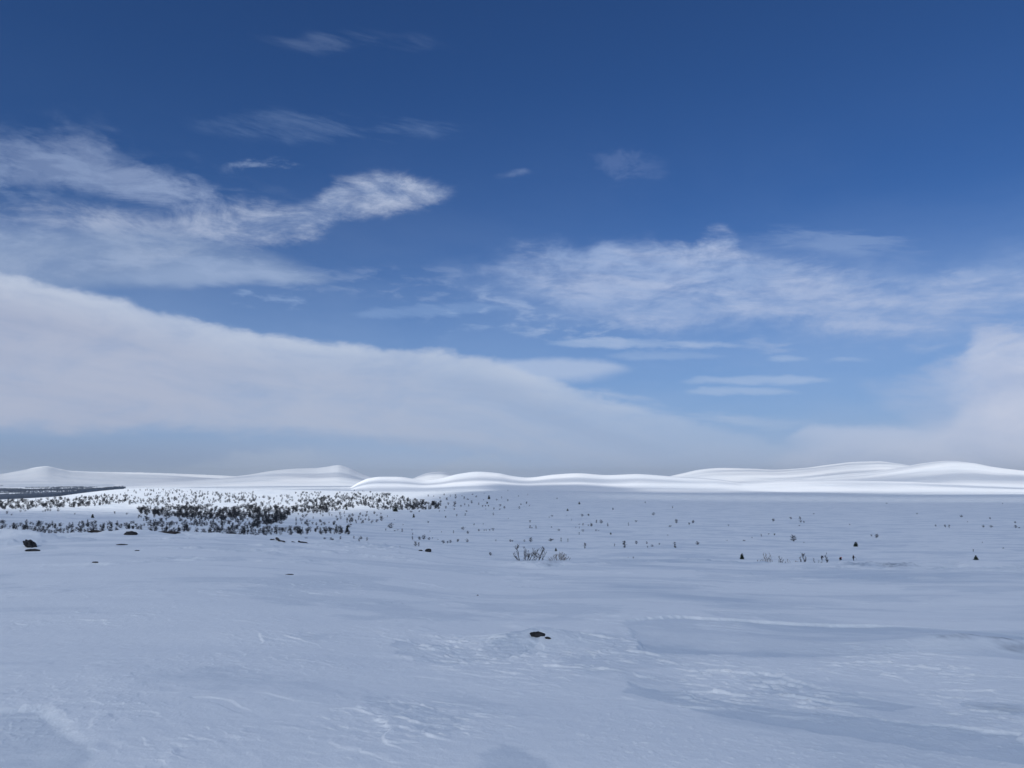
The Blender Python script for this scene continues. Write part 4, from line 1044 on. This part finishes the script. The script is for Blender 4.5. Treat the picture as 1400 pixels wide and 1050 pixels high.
# ------------------------------------------------------------------ people resting beyond the crest
M_navy = plain("navy_clothing", (.012, .014, .030), .8)
M_black = plain("black_clothing", (.010, .010, .012), .8)
M_red = plain("red_fabric", (.55, .06, .03), .7)
M_skin = plain("skin", (.42, .27, .20), .6)
M_pole = plain("dark_metal", (.03, .03, .035), .4)
def skin_mesh(name, V, E, Rr, mat, parent, sub=1):
    me = bpy.data.meshes.new(name); me.from_pydata(V, E, []); me.materials.append(mat)
    o = bpy.data.objects.new(name, me); C.objects.link(o)
    if parent: o.parent = parent
    md = o.modifiers.new("skin", 'SKIN'); md.use_smooth_shade = True
    for i, r in enumerate(Rr):
        me.skin_vertices[0].data[i].radius = (r, r)
    me.skin_vertices[0].data[0].use_root = True
    s_ = o.modifiers.new("sub", 'SUBSURF'); s_.levels = s_.render_levels = sub
    return o
def person(px, row, lab, J, top_mat, leg_mat, rz=0.0, extra=None):
    """J: joint name -> position in metres, x across the picture, y away, z up"""
    x, y, d = ground_at(px, row, 150)
    o = tag(empty("person", (x, y, float(land([x], [y])[0])), rz), lab, "person", "people resting on the snow")
    names = ["pelvis", "belly", "chest", "neck", "head", "crown", "shL", "elL", "wrL", "shR", "elR", "wrR", "hipL", "knL", "anL", "toL", "hipR", "knR", "anR", "toR"]
    rad = dict(pelvis=.13, belly=.12, chest=.14, neck=.06, head=.095, crown=.075, shL=.07, elL=.045, wrL=.032, shR=.07, elR=.045, wrR=.032, hipL=.095, knL=.06, anL=.042, toL=.04, hipR=.095, knR=.06, anR=.042, toR=.04)
    links = [("pelvis", "belly"), ("belly", "chest"), ("chest", "neck"), ("neck", "head"), ("head", "crown"), ("chest", "shL"), ("shL", "elL"), ("elL", "wrL"), ("chest", "shR"), ("shR", "elR"), ("elR", "wrR"),
             ("pelvis", "hipL"), ("hipL", "knL"), ("knL", "anL"), ("anL", "toL"), ("pelvis", "hipR"), ("hipR", "knR"), ("knR", "anR"), ("anR", "toR")]
    V = [Vector(J[n_]) for n_ in names]; E = [(names.index(a), names.index(b)) for a, b in links]; Rr = [rad[n_] for n_ in names]
    for sd in ("L", "R"):                     # palm, four curled fingers and a thumb
        wr, el_ = Vector(J["wr" + sd]), Vector(J["el" + sd])
        u = (wr - el_).normalized(); s_ = u.cross(Vector((0, 1, 0.3))).normalized(); pn = s_.cross(u)
        V.append(wr + u * .08); Rr.append(.034); pi = len(V) - 1; E.append((names.index("wr" + sd), pi))
        for k, (off_, ln) in enumerate(((-.03, .062), (-.01, .072), (.011, .068), (.03, .052))):
            p1 = V[pi] + u * .03 + s_ * off_; p2 = p1 + u * ln * .5 + pn * .012; p3 = p2 + u * ln * .35 + pn * .03
            o_ = len(V); V += [p1, p2, p3]; Rr += [.010, .009, .008]; E += [(pi, o_), (o_, o_ + 1), (o_ + 1, o_ + 2)]
        t1 = wr + u * .045 + s_ * .045; t2 = t1 + u * .035 + s_ * .02 + pn * .015
        o_ = len(V); V += [t1, t2]; Rr += [.012, .010]; E += [(pi, o_), (o_, o_ + 1)]
    skin_mesh("body", V, E, Rr, M_skin, o)
    def cloth(nm, keys, grow, mat):
        kk = list(keys); VV_ = [Vector(J[k]) for k in kk]
        EE = [(kk.index(a), kk.index(b)) for a, b in links if a in kk and b in kk]
        skin_mesh(nm, VV_, EE, [rad[k] * grow + .02 for k in kk], mat, o)
    cloth("jacket", ["pelvis", "belly", "chest", "neck", "shL", "elL", "wrL", "shR", "elR", "wrR"], 1.38, top_mat)
    cloth("trousers", ["pelvis", "hipL", "knL", "anL", "hipR", "knR", "anR"], 1.35, leg_mat)
    for sd in "LR": skin_mesh("boot", [Vector(J["an" + sd]), Vector(J["to" + sd])], [(0, 1)], [.062, .055], M_black, o)
    h_, c_ = Vector(J["head"]), Vector(J["crown"])
    skin_mesh("hat", [h_ + (c_ - h_) * .45, c_ + (c_ - h_) * .25], [(0, 1)], [.115, .085], M_black, o)
    if extra: extra(o, J)
    return o
def pack(mat):
    def f(o, J):
        c, b = Vector(J["chest"]), Vector(J["belly"])
        back = Vector(J["_back"])
        skin_mesh("backpack", [b + back * .24 - (c - b) * .3, b + back * .28 + (c - b) * .4, c + back * .24 + (c - b) * .15], [(0, 1), (1, 2)], [.17, .22, .16], mat, o)
    return f
stand = dict(pelvis=(0, 0, .92), belly=(.02, 0, 1.12), chest=(.05, 0, 1.36), neck=(.07, 0, 1.50), head=(.09, -.02, 1.62), crown=(.10, -.02, 1.73),
             shL=(.03, -.20, 1.42), elL=(.16, -.26, 1.18), wrL=(.36, -.22, 1.10), shR=(.03, .20, 1.42), elR=(.14, .26, 1.18), wrR=(.34, .22, 1.12),
             hipL=(0, -.10, .88), knL=(.05, -.13, .48), anL=(0, -.14, .08), toL=(.16, -.15, .04), hipR=(0, .10, .88), knR=(.07, .13, .48), anR=(.05, .14, .08), toR=(.21, .15, .04))
bent = dict(stand, belly=(.10, 0, 1.08), chest=(.26, 0, 1.26), neck=(.36, 0, 1.36), head=(.44, -.02, 1.44), crown=(.49, -.02, 1.53), shL=(.26, -.20, 1.30), elL=(.40, -.24, 1.05), wrL=(.58, -.2, .92),
            shR=(.26, .20, 1.30), elR=(.42, .24, 1.06), wrR=(.60, .2, .95), _back=(-.75, 0, .65))
crouch = dict(pelvis=(.10, 0, .42), belly=(.02, 0, .62), chest=(-.10, 0, .84), neck=(-.18, 0, .97), head=(-.25, -.02, 1.05), crown=(-.28, -.02, 1.15),
              shL=(-.08, -.20, .88), elL=(-.26, -.24, .66), wrL=(-.44, -.18, .56), shR=(-.08, .20, .88), elR=(-.26, .24, .66), wrR=(-.44, .18, .56),
              hipL=(.08, -.11, .40), knL=(-.34, -.15, .50), anL=(-.20, -.15, .08), toL=(-.38, -.16, .04), hipR=(.08, .11, .40), knR=(-.34, .15, .50), anR=(-.18, .15, .08), toR=(-.36, .16, .04), _back=(.85, 0, .45))
def pole(o, J):
    V, Fc = [], []
    w = np.array(J["wrL"]) + np.array((.06, 0, .0))
    stick(V, Fc, w + (-.06, 0, .12), (w[0] + .55, w[1], .30), .03, .025, 6)
    mesh_np("ski_pole", V, Fc, M_pole, o)
reach = dict(stand, elL=(.18, -.24, 1.16), wrL=(.44, -.2, 1.00))
person(1123.6, 766.4, "person in dark blue clothing with a pack, bending forward on the snow", bent, M_navy, M_navy, 0, pack(M_navy))
person(1149.6, 766.2, "crouching person in dark clothing with a bright red pack", crouch, M_black, M_black, 0, pack(M_red))
person(1166.8, 766.6, "person in black standing upright with one arm held out to the right", reach, M_black, M_black, 0, pole)

# ------------------------------------------------------------------ the air over the fells
hz_m = bpy.data.materials.new("cold_air"); hz_m.use_nodes = True
ht = NT(hz_m.node_tree); hz_m.node_tree.nodes.clear()
vol, ho = ht.n('ShaderNodeVolumePrincipled'), ht.n('ShaderNodeOutputMaterial')
vol.inputs['Color'].default_value = (.84, .93, 1.0, 1)
vol.inputs['Density'].default_value = 2.1e-5
vol.inputs['Anisotropy'].default_value = 0.2
ht.link(vol.outputs[0], ho.inputs['Volume'])
zlo = min(float(Zg.min()), -200.0) - 1.0
bx, bz = 49500.0, 520.0
Vb = [(sx * bx, sy * bx, z) for z in (zlo, bz) for sx, sy in ((-1, -1), (1, -1), (1, 1), (-1, 1))]
hz_o = mesh_np("haze", Vb, [(0, 3, 2, 1), (4, 5, 6, 7), (0, 1, 5, 4), (1, 2, 6, 5), (2, 3, 7, 6), (3, 0, 4, 7)], hz_m)
tag(hz_o, "thin pale blue air that softens the far fells", "haze", kind="stuff")
